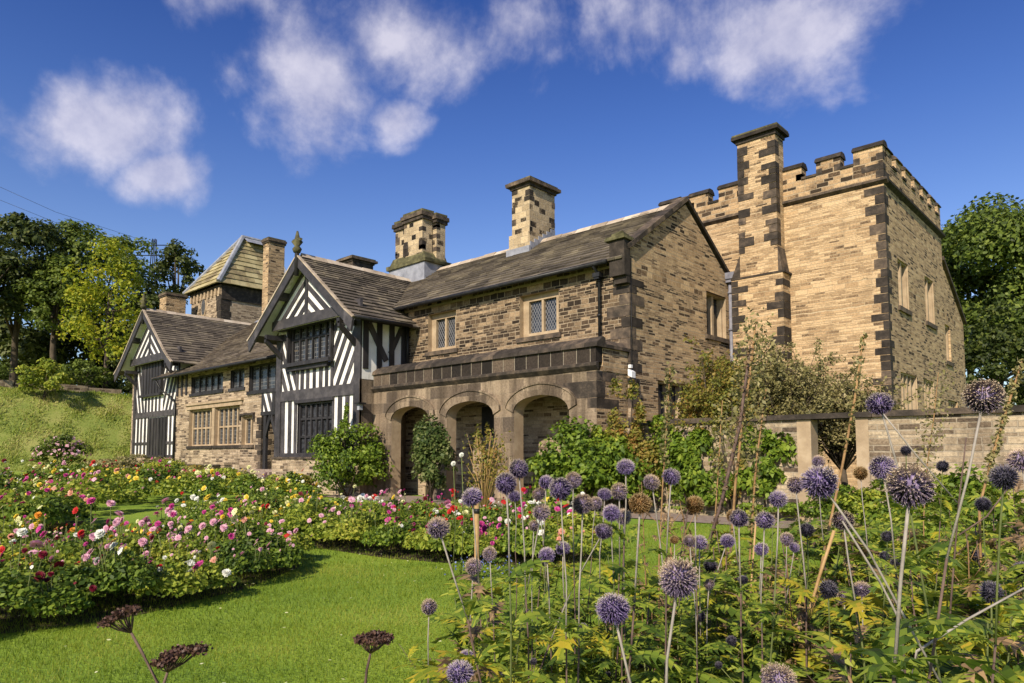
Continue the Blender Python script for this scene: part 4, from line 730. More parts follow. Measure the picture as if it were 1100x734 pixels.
# rear gable beyond the tower
mb = MB(); RWH = (32.75+.5, 34.3, 5.45, 7.0)
wall(mb, 'X', XT-.05, TY1, 37.05, 0, 7.5, [RWH, (33.2, 35.1, 2.4, 3.85)], .3, 'tower_side_stone'); mb.poly([(XT-.05, TY1, 7.5), (XT-.05, 37.05, 7.5), (XT-.05, TY1+.1, 9.6), (XT-.05, TY1, 9.6)], 'tower_side_stone'); mb.poly([(XT-.05, 37.05, 0), (XT-6, 37.05, 0), (XT-6, 37.05, 7.5), (XT-.05, 37.05, 7.5)], 'tower_side_stone')
REAR = mb.build('rear_gable', HOUSE)
window('X', XT-.05, *RWH, .3, 1, REAR, 'plain_glass', mw=.15); window('X', XT-.05, 33.2, 35.1, 2.4, 3.85, .3, 3, REAR, 'plain_glass', mw=.15)
mb = MB(); mb.extr([(XT-.35, TY1+.02, 9.62), (XT-.35, 37.15, 7.48), (XT-.35, 37.15, 7.62), (XT-.35, TY1+.02, 9.78)], (.42, 0, 0), 'sooty_stone'); mb.build('gable_coping', REAR); slates(REAR, 'X', XT-6, XT-.3, [(37.2, 7.4), (TY1+.0, 9.6)], .4)
# ------------------------------------------------------------------ garden wall
mb = MB(); GY = 16.74
for (a, b_) in ((-11.7, -6.36), (-5.06, 16)): mb.box(a, b_, GY, GY+.42, -.1, 2.37, 'wall_stone')
mb.box(-6.36, -6.04, GY-.01, GY+.43, -.1, 2.365, 'dressed_stone'); mb.box(-5.06, -4.80, GY-.01, GY+.43, -.1, 2.365, 'dressed_stone')
GW = mb.build('garden_wall'); tag(GW, 'long tan stone garden wall with dark coping and a doorway gap', 'garden wall')
mb = MB(); x = -11.75
while x < 16:
    w = rnd.uniform(.9, 1.4); 
    if x < -6.2 and x+w > -6.2: w = -4.7-x
    mb.box(x+.005, x+w-.005, GY-.08, GY+.5, 2.372, 2.5, 'sooty_stone', .006); x += w
put(mb.build('coping'), GW)
# ------------------------------------------------------------------ trees
def crown(name, cen, rad, nl, npl, leaf, mat, parent, seed, flat=.7, lobe=.34, up=.35, low=-.75, gaps=0., hang=0.):
    rs = np.random.RandomState(seed); P = []; O = []; cs = []
    cen = np.array(cen, float); rad = np.array(rad, float)
    while len(cs) < nl:
        d = rs.normal(size=3); d /= np.linalg.norm(d)
        if d[2] < low: continue
        r = rs.uniform(.35, .88)**.6; c = d*r; cs.append(c)
        lr = lobe*rs.uniform(.6, 1.25)*np.array([1, 1, flat]); n = int(npl*rs.uniform(.6, 1.3))
        q = unit(rs.normal(size=(n, 3))); q[:, 2] = np.where(q[:, 2] < -.35, -q[:, 2], q[:, 2]); rr = rs.uniform(.45, 1.05, (n, 1)); 
        P.append(cen+(c+q*rr*lr)*rad); O.append(unit(q*1.0+c*.5))
    P = np.concatenate(P); O = np.concatenate(O)
    o = npmesh(name, leafquads(P, leaf, O, .5, .6, up, hang, rs), 4, mat, parent); return [cen+c*rad for c in cs]
def tree(name, base, h, rad, czf, nl, npl, leaf, mat, seed, label, cat='tree', group=None, trunk=.3, bare=.0, flat=.7, lobe=.34, low=-.75, limbs=9, part='crown', bark='bark'):
    base = np.array(base, float); T = empty(name, base, label, cat, group); cen = base+[0, 0, h-rad[2]*czf]
    cs = crown(part, cen, rad, nl, npl, leaf, mat, T, seed, flat, lobe, low=low)
    r_ = random.Random(seed); mb = MB(); top = cen+[r_.uniform(-.3, .3), r_.uniform(-.3, .3), rad[2]*.3]
    mid = base+(top-base)*.45+[r_.uniform(-.3, .3)*h*.04, r_.uniform(-.3, .3)*h*.04, 0]
    mb.tube([base-[0, 0, .3], base+[0, 0, h*.03], mid, top], [trunk*1.5, trunk, trunk*.7, trunk*.2], bark, 8)
    for c in r_.sample(cs, min(limbs, len(cs))):
        s_ = base+(top-base)*r_.uniform(.4, .85); m_ = (s_+c)/2+[0, 0, -.04*h*r_.random()]; mb.tube([s_, m_, c], [trunk*.4, trunk*.25, trunk*.08], bark, 5)
    mb.build('trunk', T); return T
def gz(p): p = np.array(p, float); p[2] = float(gh(p[0], p[1])); return p
def gpos(x, D):  # a spot on the ground at distance D in the direction of picture column x
    p = at(x, 491, D); return gz(p)
def bigtree(x, D, topy, wpx, mat, seed, label, name='broadleaf_tree', asp=1.15, leaf=.17, npl=170, nl=46, czf=1., trunk=.35, group=None, low=-.75, botpx=None):
    p = gpos(x, D); zt = at(x, topy, D)[2]; r = wpx/2*D/F0; hz = min((zt-p[2])*.47, r*asp)
    return tree(name, p, zt-p[2], (r, r, hz), 1.0, nl, npl, leaf, mat, seed, label, 'tree', group, trunk=trunk, low=low)
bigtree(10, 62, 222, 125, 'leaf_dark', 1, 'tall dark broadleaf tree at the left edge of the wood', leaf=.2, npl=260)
bigtree(95, 68, 226, 120, 'leaf_mid', 2, 'tall broad tree with olive top behind the yellow tree', leaf=.2, npl=240)
bigtree(110, 56, 252, 88, 'leaf_yellow', 3, 'bright yellow green tree turning colour beside the left gable', asp=1.9, leaf=.15, npl=150, nl=44, trunk=.22)
bigtree(55, 60, 275, 70, 'leaf_mid', 4, 'grey green tree between the dark tree and the yellow tree', asp=1.4, leaf=.17, npl=200)
bigtree(-40, 58, 240, 110, 'leaf_dark', 14, 'dark tree partly outside the left edge', leaf=.2, npl=160)
bigtree(183, 75, 256, 62, 'leaf_dark', 5, 'slender rounded tree behind the squat chimney', asp=1.3, leaf=.2, npl=120, nl=30)
bigtree(140, 66, 300, 90, 'leaf_dark', 6, 'low dark tree filling the gap behind the left gable', asp=1.3, leaf=.2, npl=160)
shrub_later = []
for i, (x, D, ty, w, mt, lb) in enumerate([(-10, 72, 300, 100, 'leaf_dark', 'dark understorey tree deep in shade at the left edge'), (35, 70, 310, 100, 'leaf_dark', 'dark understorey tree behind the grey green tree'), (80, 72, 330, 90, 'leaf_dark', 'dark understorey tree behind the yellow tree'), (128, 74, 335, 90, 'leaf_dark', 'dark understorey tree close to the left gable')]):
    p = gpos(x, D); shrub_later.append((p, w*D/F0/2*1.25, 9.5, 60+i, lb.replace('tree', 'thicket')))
bigtree(1100, 48, 202, 190, 'leaf_mid', 7, 'large rounded tree behind the tower at the right edge', asp=1.3, leaf=.17, npl=620, nl=84)
bigtree(1050, 54, 232, 110, 'leaf_mid', 8, 'green tree just right of the rear gable', asp=1.5, leaf=.19, npl=420, nl=60)
bigtree(1075, 42, 330, 110, 'leaf_dark', 9, 'dark lower tree below the large right hand tree', asp=1.2, leaf=.13, npl=260, low=-1.)
bigtree(1150, 45, 290, 120, 'leaf_dark', 15, 'dark tree partly outside the right edge', asp=1.2, leaf=.15, npl=160, low=-1.)
# ------------------------------------------------------------------ shrubs and climbers near the house
def shrub(name, base, rx, ry, h, n, leaf, mat, seed, label, cat='shrub', stems=6, hang=0., lobes=16, lobe=.42, up=.35, group=None, low=-.9, part='foliage', stemmat='bark'):
    base = np.array(base, float); T = empty(name, base, label, cat, group)
    cs = crown(part, base+[0, 0, h*.5], (rx, ry, h*.5), lobes, n//lobes, leaf, mat, T, seed, .9, lobe, up=up, low=low, hang=hang)
    mb = MB(); r_ = random.Random(seed)
    for c in r_.sample(cs, min(stems, len(cs))): mb.tube([base+[r_.uniform(-.1, .1), r_.uniform(-.1, .1), 0], (base+c)/2+[0, 0, .1], c], [.03, .022, .01], stemmat, 5)
    if stems: mb.build('stem', T)
    return T
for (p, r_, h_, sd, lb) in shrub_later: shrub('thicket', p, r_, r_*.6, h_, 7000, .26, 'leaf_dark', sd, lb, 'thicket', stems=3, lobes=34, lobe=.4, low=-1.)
p = pZ(372, 536, .1); zt = float(at(375, 452, 25)[2])
shrub('round_shrub', gpos(374, 26.6), 1.36, 1.2, 2.65, 8000, .075, 'leaf_shrub', 21, 'dense rounded green shrub at the corner of the timber wing', hang=.3, lobes=26, lobe=.5)
shrub('ivy_column', gpos(462, 23.2), .78, .5, 2.6, 6500, .07, 'leaf_ivy', 22, 'column of variegated ivy in front of the left arches', hang=1.2, lobes=18, lobe=.55)
shrub('round_shrub', gpos(630, 19.4), 1.6, 1.2, 2.25, 11000, .075, 'leaf_shrub', 23, 'broad dark green shrub in front of the right hand arch', hang=.3, lobes=30, lobe=.45)
shrub('climbing_shrub', gpos(672, 19.4), .8, .5, 3.55, 3600, .055, 'leaf_autumn', 24, 'yellow green climber reaching up beside the security light', lobes=26, lobe=.33)
shrub('climbing_shrub', gpos(712, 19.0), .8, .5, 2.5, 4200, .06, 'leaf_shrub', 25, 'green climber on the wall under the gable windows', hang=1.0, lobes=20)
shrub('hanging_creeper', gpos(742, 18.2), 1.05, .45, 2.35, 8500, .085, 'leaf_shrub', 26, 'long leaved creeper hanging on the garden wall, left clump', hang=2.2, lobes=22, stems=4)
shrub('hanging_creeper', gpos(818, 17.2), .80, .4, 2.35, 7500, .085, 'leaf_shrub', 27, 'long leaved creeper hanging beside the doorway gap', hang=2.2, lobes=22, stems=4)
shrub('climbing_shrub', gpos(786, 17.6), .6, .4, 3.7, 3200, .045, 'leaf_autumn', 28, 'tall thin yellowing climber rising above the garden wall coping', lobes=26, lobe=.34)
shrub('climbing_shrub', gpos(752, 20.2), .6, .4, 3.7, 2400, .05, 'leaf_shrub', 29, 'bright green climber behind the wall by the lower gable window', lobes=24, lobe=.3)
# airy brown leaved trees in the courtyard
def airy(name, base, h, rx, seed, label, n, leaf=.045, mat='leaf_brown', nb=46):
    base = np.array(base, float); T = empty(name, base, label, 'tree'); rs = np.random.RandomState(seed); mb = MB(); P = []
    fork = base+[0, 0, h*.28]; mb.tube([base, base+[.05, 0, h*.15], fork], [.11, .09, .08], 'bark', 7)
    for i in range(nb):
        a = rs.uniform(0, 2*math.pi); r = rx*math.sqrt(rs.uniform(.05, 1)); zz = h*(.45+.55*math.sqrt(max(0, 1-(r/rx)**2))*rs.uniform(.55, 1)); e = base+[r*math.cos(a), r*math.sin(a)*.8, zz]
        m_ = fork+(e-fork)*.5+[0, 0, h*.06]; mb.tube([fork-[0, 0, .1], m_, e], [.035, .018, .005], 'bark', 5)
        for k in range(7):
            f = rs.uniform(.35, 1); q = fork+(e-fork)*f+[0, 0, h*.06*4*f*(1-f)]; w = q+rs.normal(size=3)*[.35, .35, .28]; mb.tube([q, w], [.008, .003], 'bark', 3)
            m = n//(nb*7); P.append(q+(w-q)*rs.uniform(.1, 1.1, (m, 1))+rs.normal(size=(m, 3))*.06)
    mb.build('trunk', T); npmesh('crown', leafquads(np.concatenate(P), leaf, None, .5, .6, .5, 0, rs), 4, mat, T)
p = at(840, 491, 19.2); airy('ornamental_tree', (p[0], p[1], 0), 4.8, 2.2, 31, 'airy brown leaved tree behind the garden wall doorway', 30000, leaf=.040, nb=80)
p = at(765, 491, 18.8); airy('ornamental_tree', (p[0], p[1], 0), 4.6, 1.15, 32, 'narrower olive leaved tree left of the brown one', 14000, mat='leaf_autumn')
p = at(905, 491, 18.6); airy('ornamental_tree', (p[0], p[1], 0), 4.3, 1.5, 33, 'small brown leaved tree right of the doorway', 16000)
# pale twiggy rose in front of the arches
p = pZ(520, 552); T = empty('twiggy_rose', p, 'sparse yellowing rose bush with bare canes before the middle arch', 'shrub'); mb = MB(); rs = np.random.RandomState(5); P = []
for i in range(34):
    a = rs.uniform(0, 6.28); e = p+[math.cos(a)*rs.uniform(.2, 1.0), math.sin(a)*rs.uniform(.2, .7), rs.uniform(.9, 2.3)]; m_ = (p+e)/2+[0, 0, .25]; mb.tube([p, m_, e], [.014, .01, .004], 'cane', 5); k = 26; P.append(m_+(e-m_)*rs.uniform(0, 1, (k, 1))+rs.normal(size=(k, 3))*.09)
mb.build('stem', T); npmesh('foliage', leafquads(np.concatenate(P), .045, None, .5, .6, .4, 0, rs), 4, 'leaf_autumn', T)
shrub('climbing_shrub', (-16.0, 15.9, 0), .35, .3, 2.6, 900, .05, 'leaf_autumn', 41, 'thin yellow climber against the pier between two arches', lobes=14, lobe=.35)
shrub('climbing_shrub', (-22.9, 15.4, 1.9), .28, .2, 1.7, 900, .05, 'leaf_shrub', 42, 'small climber below the wall lamp on the wing corner', lobes=10, lobe=.4)
# low planting under the garden wall and right hand border
k = 0
for x, D, w, h, mt in [(700, 20, 1.1, .45, 'leaf_bed_yellow'), (745, 19, 1.1, .5, 'leaf_shrub'), (790, 18, 1.0, .45, 'leaf_bed_yellow'), (835, 17, .9, .5, 'leaf_shrub'), (905, 14.5, .8, .9, 'leaf_shrub'), (940, 13.6, .8, 1.1, 'leaf_bed_yellow'), (985, 13, .9, 1.25, 'leaf_shrub'), (1030, 12, .9, 1.2, 'leaf_bed_yellow'), (1075, 11, .9, 1.3, 'leaf_shrub'), (905, 10.5, .7, .55, 'leaf_brown'), (950, 9.5, .8, .8, 'leaf_shrub'), (1000, 8.6, .8, .85, 'leaf_bed_yellow'), (1050, 7.8, .8, .9, 'leaf_shrub'), (1100, 7.2, .8, .95, 'leaf_shrub'), (960, 6.8, .6, .6, 'leaf_brown'), (1020, 6.2, .6, .75, 'leaf_autumn'), (1080, 5.6, .6, .85, 'leaf_bed_yellow')]:
    p = gpos(x, D); nm = {'leaf_bed_yellow': 'yellow green', 'leaf_shrub': 'mid green', 'leaf_brown': 'brownish', 'leaf_autumn': 'yellowing'}[mt]
    where = ['at the foot of the creeper', 'under the garden wall', 'between the creepers on the path edge', 'left of the doorway gap', 'right of the doorway gap', 'under the wall behind the violet thistle', 'under the wall, middle of the right border', 'under the wall behind the large brown thistle', 'under the wall at the right edge', 'at the lawn edge in front of the doorway', 'in the second row of the right border', 'in the middle of the right border', 'in the right border behind the branching stem', 'in the right border at the picture edge', 'at the front of the right border beside the lawn', 'at the front of the right border', 'at the front right corner of the border'][k]
    shrub('border_plant', p, w, w*.7, h, int(2600 if D > 10 else 2200), .045 if D > 10 else .04, mt, 100+k, f'low {nm} bushy plant {where}', 'plant', stems=3, lobes=14, lobe=.42); k += 1
# left bank: wall, bushes, pink rose
mb = MB()
for i in range(11):
    y = -6+i*2.3; mb.box(-59.3, -58.8, y, y+2.25, 5.4, 6.75+rnd.uniform(-.1, .1), 'wall_stone', .03)
GWL = mb.build('boundary_wall'); tag(GWL, 'low broken stone wall along the top of the grassy bank', 'wall')
p = gz((-56.5, 13.6, 0)); shrub('bank_bush', p, 1.7, 1.5, 3.0, 3500, .11, 'leaf_bed_yellow', 51, 'bright upright green bush at the top of the bank', 'bush', lobes=22, lobe=.35, hang=0)
for i, (y, w, h, mt, lb) in enumerate([(5, 3, 1.9, 'leaf_autumn', 'hedge of mixed scrub on the bank at the left edge'), (10, 2.6, 1.8, 'leaf_mid', 'scrubby bush on the bank left of the bright bush'), (17, 2.4, 2.2, 'leaf_mid', 'scrubby bush between the bright bush and the gable'), (21, 2.6, 2.6, 'leaf_dark', 'dark bush hard against the left gable')]):
    shrub('bank_bush', gz((-60.5, y, 0))+[0, 0, .4], w, w*.9, h, 3000, .12, mt, 52+i, lb, 'bush', lobes=18)
p = gz(at(66, 491, 38)); T = shrub('rose_bush', p+[0, 0, -.1], 1.6, 1.3, 2.0, 4500, .08, 'leaf_mid', 58, 'large rounded rose bush covered in pale pink flowers below the bank', 'rose bush', lobes=18)
rs = np.random.RandomState(9); q = unit(rs.normal(size=(240, 3))); q[:, 2] = abs(q[:, 2]); P = p+[0, 0, .85]+q*[1.5, 1.3, 1.05]*rs.uniform(.9, 1.08, (240, 1)); npmesh('blossom', leafquads(P, .09, q, .6, .8, .3, 0, rs), 4, 'petal_pale_pink', T)
# meadow grass on the bank
def blades(name, P, h, w, mat, rs, lean=.35):
    n = len(P); a = rs.uniform(0, 6.283, n); H = h*rs.uniform(.5, 1.3, n); dx = np.stack([np.cos(a), np.sin(a), np.zeros(n)], 1); b = rs.uniform(0, 6.283, n); ln = np.stack([np.cos(b), np.sin(b), np.zeros(n)], 1)*(lean*H*rs.uniform(0, 1.3, n))[:, None]
    top = P+ln; top[:, 2] += H; return npmesh(name, np.stack([P-dx*w/2, P+dx*w/2, top], 1).reshape(-1, 3), 3, mat)
rs = np.random.RandomState(3)
n = 60000; P = np.stack([rs.uniform(-59, -49.8, n), rs.uniform(-6, 24, n), np.zeros(n)], 1); P = P[~((P[:, 0] > -50.6) & (P[:, 1] > 16.2))]; P[:, 2] = gh(P[:, 0], P[:, 1])
cl = np.sin(P[:, 0]*1.7+np.sin(P[:, 1]*1.3)*2)*np.sin(P[:, 1]*1.1+P[:, 0]*.6); P = P[cl+rs.uniform(-1, 1, len(P)) > -.6]
P2 = P+0; o = blades('meadow_grass', P, .15*(1+.9*np.clip(cl[:0].sum()+np.sin(P[:, 0]*2.1+P[:, 1])*np.sin(P[:, 1]*1.9), -1, 1)), .06, 'meadow_blade', rs, .9); tag(o, 'long rough yellowing grass on the bank', 'grass', kind='stuff')
# lawn grass
mnear = []; rs = np.random.RandomState(4)
for (D0, D1, dens, hh, ww) in ((3.6, 6.5, 3000, .035, .0045), (6.5, 10, 1500, .040, .006), (10, 16, 420, .045, .010)):
    n = int((D1**2-D0**2)*.72*dens*1.05); D = np.sqrt(rs.uniform(D0**2, D1**2, n)); x = rs.uniform(-20, 1000, n); v = (x-CX)/F0
    P = CAM+np.outer(D, [FW[0]/FW[0]*D_[0], D_[1], 0])+np.outer(D*v, R_); P[:, 2] = 0; mnear.append(blades('grass', P, hh, ww, 'grass_blade', rs, .6))
for i, o in enumerate(mnear): tag(o, ['short green lawn grass nearest the viewer', 'short green lawn grass in front of the dahlia beds', 'short green lawn grass towards the house'][i], 'grass', kind='stuff')
# ------------------------------------------------------------------ dahlias
def local_leaf(P, size, out, rs, asp=.55): return leafquads(P, size, out, .5, asp, .4, .2, rs)
def make_plant(seed, h, r, mat, nleaf, leaf):
    rs = np.random.RandomState(seed); q = rs.normal(size=(nleaf, 3)); q = unit(q); q[:, 2] = abs(q[:, 2])*.9-.15; rr = rs.uniform(.35, 1, (nleaf, 1))**.6
    P = np.array([0, 0, h*.42])+q*rr*[r, r, h*.55]; P[:, 2] = np.clip(P[:, 2], .02, None)
    return leafquads(P, leaf, q, .45, .6, .45, .3, rs)
PM = []
for i, (mt, hf) in enumerate([('leaf_dahlia', .62), ('leaf_bed_yellow', .72), ('leaf_bed_yellow', .5), ('leaf_shrub', .56), ('leaf_dahlia', .8)]):
    for hi in (0, 1):
        V = make_plant(200+i*2+hi, hf, .34, mt, 900 if hi else 420, .030 if hi else .042); o = npmesh('foliage', V, 4, mt); me = o.data; bpy.data.objects.remove(o); PM.append((me, hf, hi))
def make_flower(kind, mat, seed):
    rs = np.random.RandomState(seed); V = []
    rings = {'open': [(11, 1., .08), (11, .72, .35), (8, .42, .7)], 'ball': [(14, 1., -.15), (14, .95, .3), (12, .8, .65), (9, .55, 1.0), (5, .3, 1.35)], 'daisy': [(9, 1., .05)]}[kind]
    for (n, L, el) in rings:
        for k in range(n):
            a = 2*math.pi*(k+rs.uniform(-.2, .2)+L)/n; d = np.array([math.cos(a)*math.cos(el), math.sin(a)*math.cos(el), math.sin(el)]); s = np.array([-math.sin(a), math.cos(a), 0]); L2 = L*rs.uniform(.88, 1.08); w = L2*.30*(1 if kind != 'daisy' else 1.25)
            V += [d*.08, d*L2*.6+s*w+[0, 0, .06], d*L2, d*L2*.6-s*w+[0, 0, .06]]
    o = npmesh('flower', np.array(V)*.5, 4, mat); me = o.data; bpy.data.objects.remove(o); return me
FM = {}
for c in PET:
    FM[c] = [make_flower(k, 'petal_'+c.replace(' ', '_'), 300+j) for j, k in enumerate(('open', 'ball', 'daisy'))]
mb = MB(); mb.tube([(0, 0, 0), (.015, 0, .5), (0, 0, 1)], [.006, .005, .004], 'green_stem', 4); o = mb.build('stem'); STEM = o.data; bpy.data.objects.remove(o)
def dahlia(p, colr, scale, hi, bed, zone, rs, nfl, fsize, form):
    me, hf, _ = PM[(rs.randint(0, 5))*2+hi]
    T = empty('dahlia_plant', p, f'{colr} flowered dahlia plant {zone}', 'dahlia', f'{colr} dahlias {zone}')
    f = bpy.data.objects.new('foliage', me); COL.objects.link(f); f.parent = T; f.rotation_euler = (0, 0, rs.uniform(0, 6.28)); f.scale = (scale*rs.uniform(.9, 1.2), scale*rs.uniform(.9, 1.2), scale*rs.uniform(.85, 1.1))
    for k in range(nfl):
        a = rs.uniform(0, 6.28); r = .34*scale*math.sqrt(rs.uniform(0, 1)); z = hf*scale*rs.uniform(.8, 1.22)-r*.35
        c2_ = colr if rs.rand() < .8 else list(PET)[rs.randint(0, len(PET))]
        g = bpy.data.objects.new('flower', FM[c2_][form if rs.rand() < .75 else rs.randint(0, 3)]); COL.objects.link(g); g.parent = T; g.location = (r*math.cos(a), r*math.sin(a), z); s_ = fsize*rs.choice([.35, .5, .75, 1.1])*rs.uniform(.85, 1.15); g.scale = (s_, s_, s_)
        dirv = Vector((rs.uniform(-.7, .9)+r*math.cos(a), -.55+rs.uniform(-.6, .5), rs.uniform(.25, 1.0))); g.rotation_euler = dirv.to_track_quat('Z', 'Y').to_euler()
        if hi:
            st = bpy.data.objects.new('stem', STEM); COL.objects.link(st); st.parent = T; st.location = (r*.6*math.cos(a), r*.6*math.sin(a), hf*scale*.3); e = Vector((r*.4*math.cos(a), r*.4*math.sin(a), z-hf*scale*.3)); st.rotation_euler = e.to_track_quat('Z', 'Y').to_euler(); st.scale = (1, 1, e.length)
def inpoly(x, y, P):
    c = False
    for i in range(len(P)):
        (x1, y1), (x2, y2) = P[i], P[i-1]
        if (y1 > y) != (y2 > y) and x < (x2-x1)*(y-y1)/(y2-y1)+x1: c = not c
    return c
NB = 0
def bed(px, n, mind, hi, zonef, cw, scale, nfl, fsize, seed, forms=(0, 1)):
    rs = np.random.RandomState(seed); G = [tuple(pZ(x, y, 0)[:2]) for x, y in px]; pts = []; xs = [g[0] for g in G]; ys = [g[1] for g in G]; t_ = 0
    while len(pts) < n and t_ < 20000:
        t_ += 1; x, y = rs.uniform(min(xs), max(xs)), rs.uniform(min(ys), max(ys))
        if inpoly(x, y, G) and all((x-a)**2+(y-b)**2 > mind**2 for a, b in pts): pts.append((x, y))
    ncl = max(6, n//6); CS = [(rs.uniform(min(xs), max(xs)), rs.uniform(min(ys), max(ys)), rs.rand()) for _ in range(ncl)]
    # dark soil under the plants
    if seed != 73: sheet('flower_bed', G, 'soil', .006 if max(abs(float(gh(*g))) for g in G) < .05 else .03)
    for (x, y) in pts:
        q = np.array([x, y, float(gh(x, y))]); v = q-CAM; D = v@D_; X = CX+F0*(v@R_)/D; cc = list(cw(X, D).items()); pr = np.array([c[1] for c in cc], float); cl = min(CS, key=lambda c: (c[0]-x)**2+(c[1]-y)**2+rs.uniform(0, .25)); u_ = cl[2] if rs.rand() < .75 else rs.rand(); c = cc[min(len(cc)-1, int(np.searchsorted(np.cumsum(pr/pr.sum()), u_)))][0]
        dahlia(q, c, scale*rs.uniform(.85, 1.15), hi, '', zonef(X, D), rs, rs.randint(*nfl), fsize, forms[rs.randint(0, len(forms))])
def cw1(X, D):
    d = {'yellow': 2.4, 'pale pink': 1.2, 'magenta': 1., 'crimson': .4, 'red': .25, 'white': .8, 'pale yellow': .9, 'orange': .25, 'salmon': .4}
    if D < 7.8: d.update({'red': 1.4, 'salmon': .6, 'crimson': .7, 'pale pink': .8})
    if X > 200: d.update({'pale pink': 1.8, 'magenta': .9, 'yellow': .8})
    if D > 9: d.update({'pale yellow': 1.6, 'pale pink': 2.})
    return d
z1 = lambda X, D: ('at the front edge of the near left bed' if D < 8 else 'in the middle of the near left bed' if D < 10 else 'at the back of the near left bed')+(', far left' if X < 110 else ', centre' if X < 220 else ', right tip')
bed([(-80, 700), (0, 682), (80, 673), (150, 661), (260, 634), (322, 610), (318, 600), (280, 594), (180, 594), (60, 600), (-80, 606)], 95, .36, 1, z1, cw1, .9, (4, 9), .092, 71)
def cw2(X, D):
    if X > 400: return {'red': 1.6, 'pale pink': 1.6, 'crimson': 1., 'pale yellow': 1.2, 'magenta': .8, 'white': .8, 'salmon': .6}
    return {'pale yellow': 2.2, 'yellow': 1.6, 'white': 1.3, 'pale pink': 1.6, 'crimson': .35, 'red': .2, 'magenta': .4, 'salmon': .3}
z2 = lambda X, D: ('in the front row of the long bed' if D < 12 else 'in the long bed before the house')+(', left part' if X < 330 else ', middle part' if X < 430 else ', right part')
bed([(232, 579), (290, 580), (335, 588), (415, 600), (490, 606), (600, 610), (640, 600), (600, 580), (500, 574), (420, 569), (300, 563), (200, 566)], 105, .42, 1, z2, cw2, 1.1, (4, 9), .108, 72)
z3 = lambda X, D: 'in the far bed at the foot of the hall' if X > 190 else 'in the far left bed below the bank'
bed([(-60, 560), (60, 562), (110, 552), (200, 544), (330, 546), (330, 534), (200, 530), (60, 528), (-60, 530)], 120, .75, 0, z3, lambda X, D: {'pale yellow': 1.5, 'yellow': 1.2, 'pale pink': 1.6, 'white': 1.2, 'red': .6, 'crimson': .5, 'magenta': .5}, 1.42, (3, 6), .16, 73)
bed([(-60, 585), (40, 583), (80, 572), (90, 560), (-60, 562)], 30, .5, 0, lambda X, D: 'in the left bed between the near and far beds', cw1, 1.3, (3, 6), .12, 74)
# tall pink flower clusters on thin stems between the beds
for i, (x, y, D) in enumerate([(98, 538, 11.5), (119, 541, 11.5), (128, 552, 11), (157, 560, 10.5), (163, 566, 10.5), (178, 538, 11.5), (182, 548, 11), (185, 552, 10.8), (262, 575, 9.6), (275, 578, 9.6), (39, 585, 8.2), (480, 540, 12)]):
    P = at(x, y, D); b0 = P.copy(); b0[2] = 0; T = empty('tall_pink_flower', b0, 'tall stemmed pink flower cluster rising above the beds', 'flower', 'tall pink flower clusters above the beds'); mb = MB(); mb.tube([b0, b0+(P-b0)*.5+[.03, 0, 0], P], [.01, .009, .006], 'green_stem', 5); mb.build('stem', T)
    g = bpy.data.objects.new('flower', FM['pale pink' if i % 4 else 'magenta'][1]); COL.objects.link(g); g.parent = T; g.location = tuple(P-b0); g.scale = (.16,)*3; g.rotation_euler = (.5, .3, i)
# soft yellow green planting at the foot of the hall and lavender
for i, (x0, D, w, h, mt, lb) in enumerate([(150, 33, 1.8, .95, 'leaf_brown', 'greyish seeding clump at the foot of the left wing'), (178, 31, 1.9, .9, 'leaf_bed_yellow', 'bright yellow green feathery clump below the hall window, left'), (205, 30, 1.9, 1.0, 'leaf_autumn', 'yellowing feathery clump below the hall window, middle'), (232, 29, 1.9, .95, 'leaf_bed_yellow', 'yellow green feathery clump below the hall window, right'), (255, 28.5, 1.2, .8, 'leaf_brown', 'brownish clump beside the hall steps'), (120, 34, 2.2, .8, 'leaf_brown', 'dull brown clump between the bank and the left wing'), (320, 26.5, .9, .8, 'leaf_autumn', 'pale seeding plant below the timber wing')]):
    shrub('border_plant', gpos(x0, D), w, w*.6, h, 2600, .06, mt, 120+i, lb, 'plant', stems=0, lobes=16, hang=-1.2)
# ------------------------------------------------------------------ globe thistles
def thistle_head(mat, seed, nf=430, mess=.0):
    rs = np.random.RandomState(seed); V = []; g = math.pi*(3-math.sqrt(5))
    for i in range(nf):
        z = 1-2*(i+.5)/nf; r = math.sqrt(max(0, 1-z*z)); d = np.array([r*math.cos(g*i), r*math.sin(g*i), z])+rs.normal(size=3)*(.04+mess); d /= np.linalg.norm(d)
        s = np.cross(d, (0, 0, 1.) if abs(d[2]) < .9 else (1., 0, 0)); s /= np.linalg.norm(s); u = np.cross(d, s); L = rs.uniform(.88, 1.04); w = .05
        base = d*.45; tip = d*L; ring = [d*.80*L+(s*math.cos(a)+u*math.sin(a))*w for a in (0, 2.094, 4.189)]
        for k in range(3): V += [base, ring[k], tip, ring[(k+1) % 3]]
        for k in range(4):    # open floret points
            a = rs.uniform(0, 6.28); o_ = (s*math.cos(a)+u*math.sin(a)); V += [tip*.94, tip*.98+o_*.03, tip*1.02+o_*.075, tip*.97-np.cross(d, o_)*.02]
    for a in range(14):
        for b_ in range(8):
            q = [(math.sin(math.pi*v/8)*math.cos(2*math.pi*u/14), math.sin(math.pi*v/8)*math.sin(2*math.pi*u/14), math.cos(math.pi*v/8)) for (u, v) in ((a, b_), (a, b_+1), (a+1, b_+1), (a+1, b_))]; V += [np.array(p)*.6 for p in q]
    o = npmesh('flower_head', V, 4, mat); me = o.data; bpy.data.objects.remove(o); return me
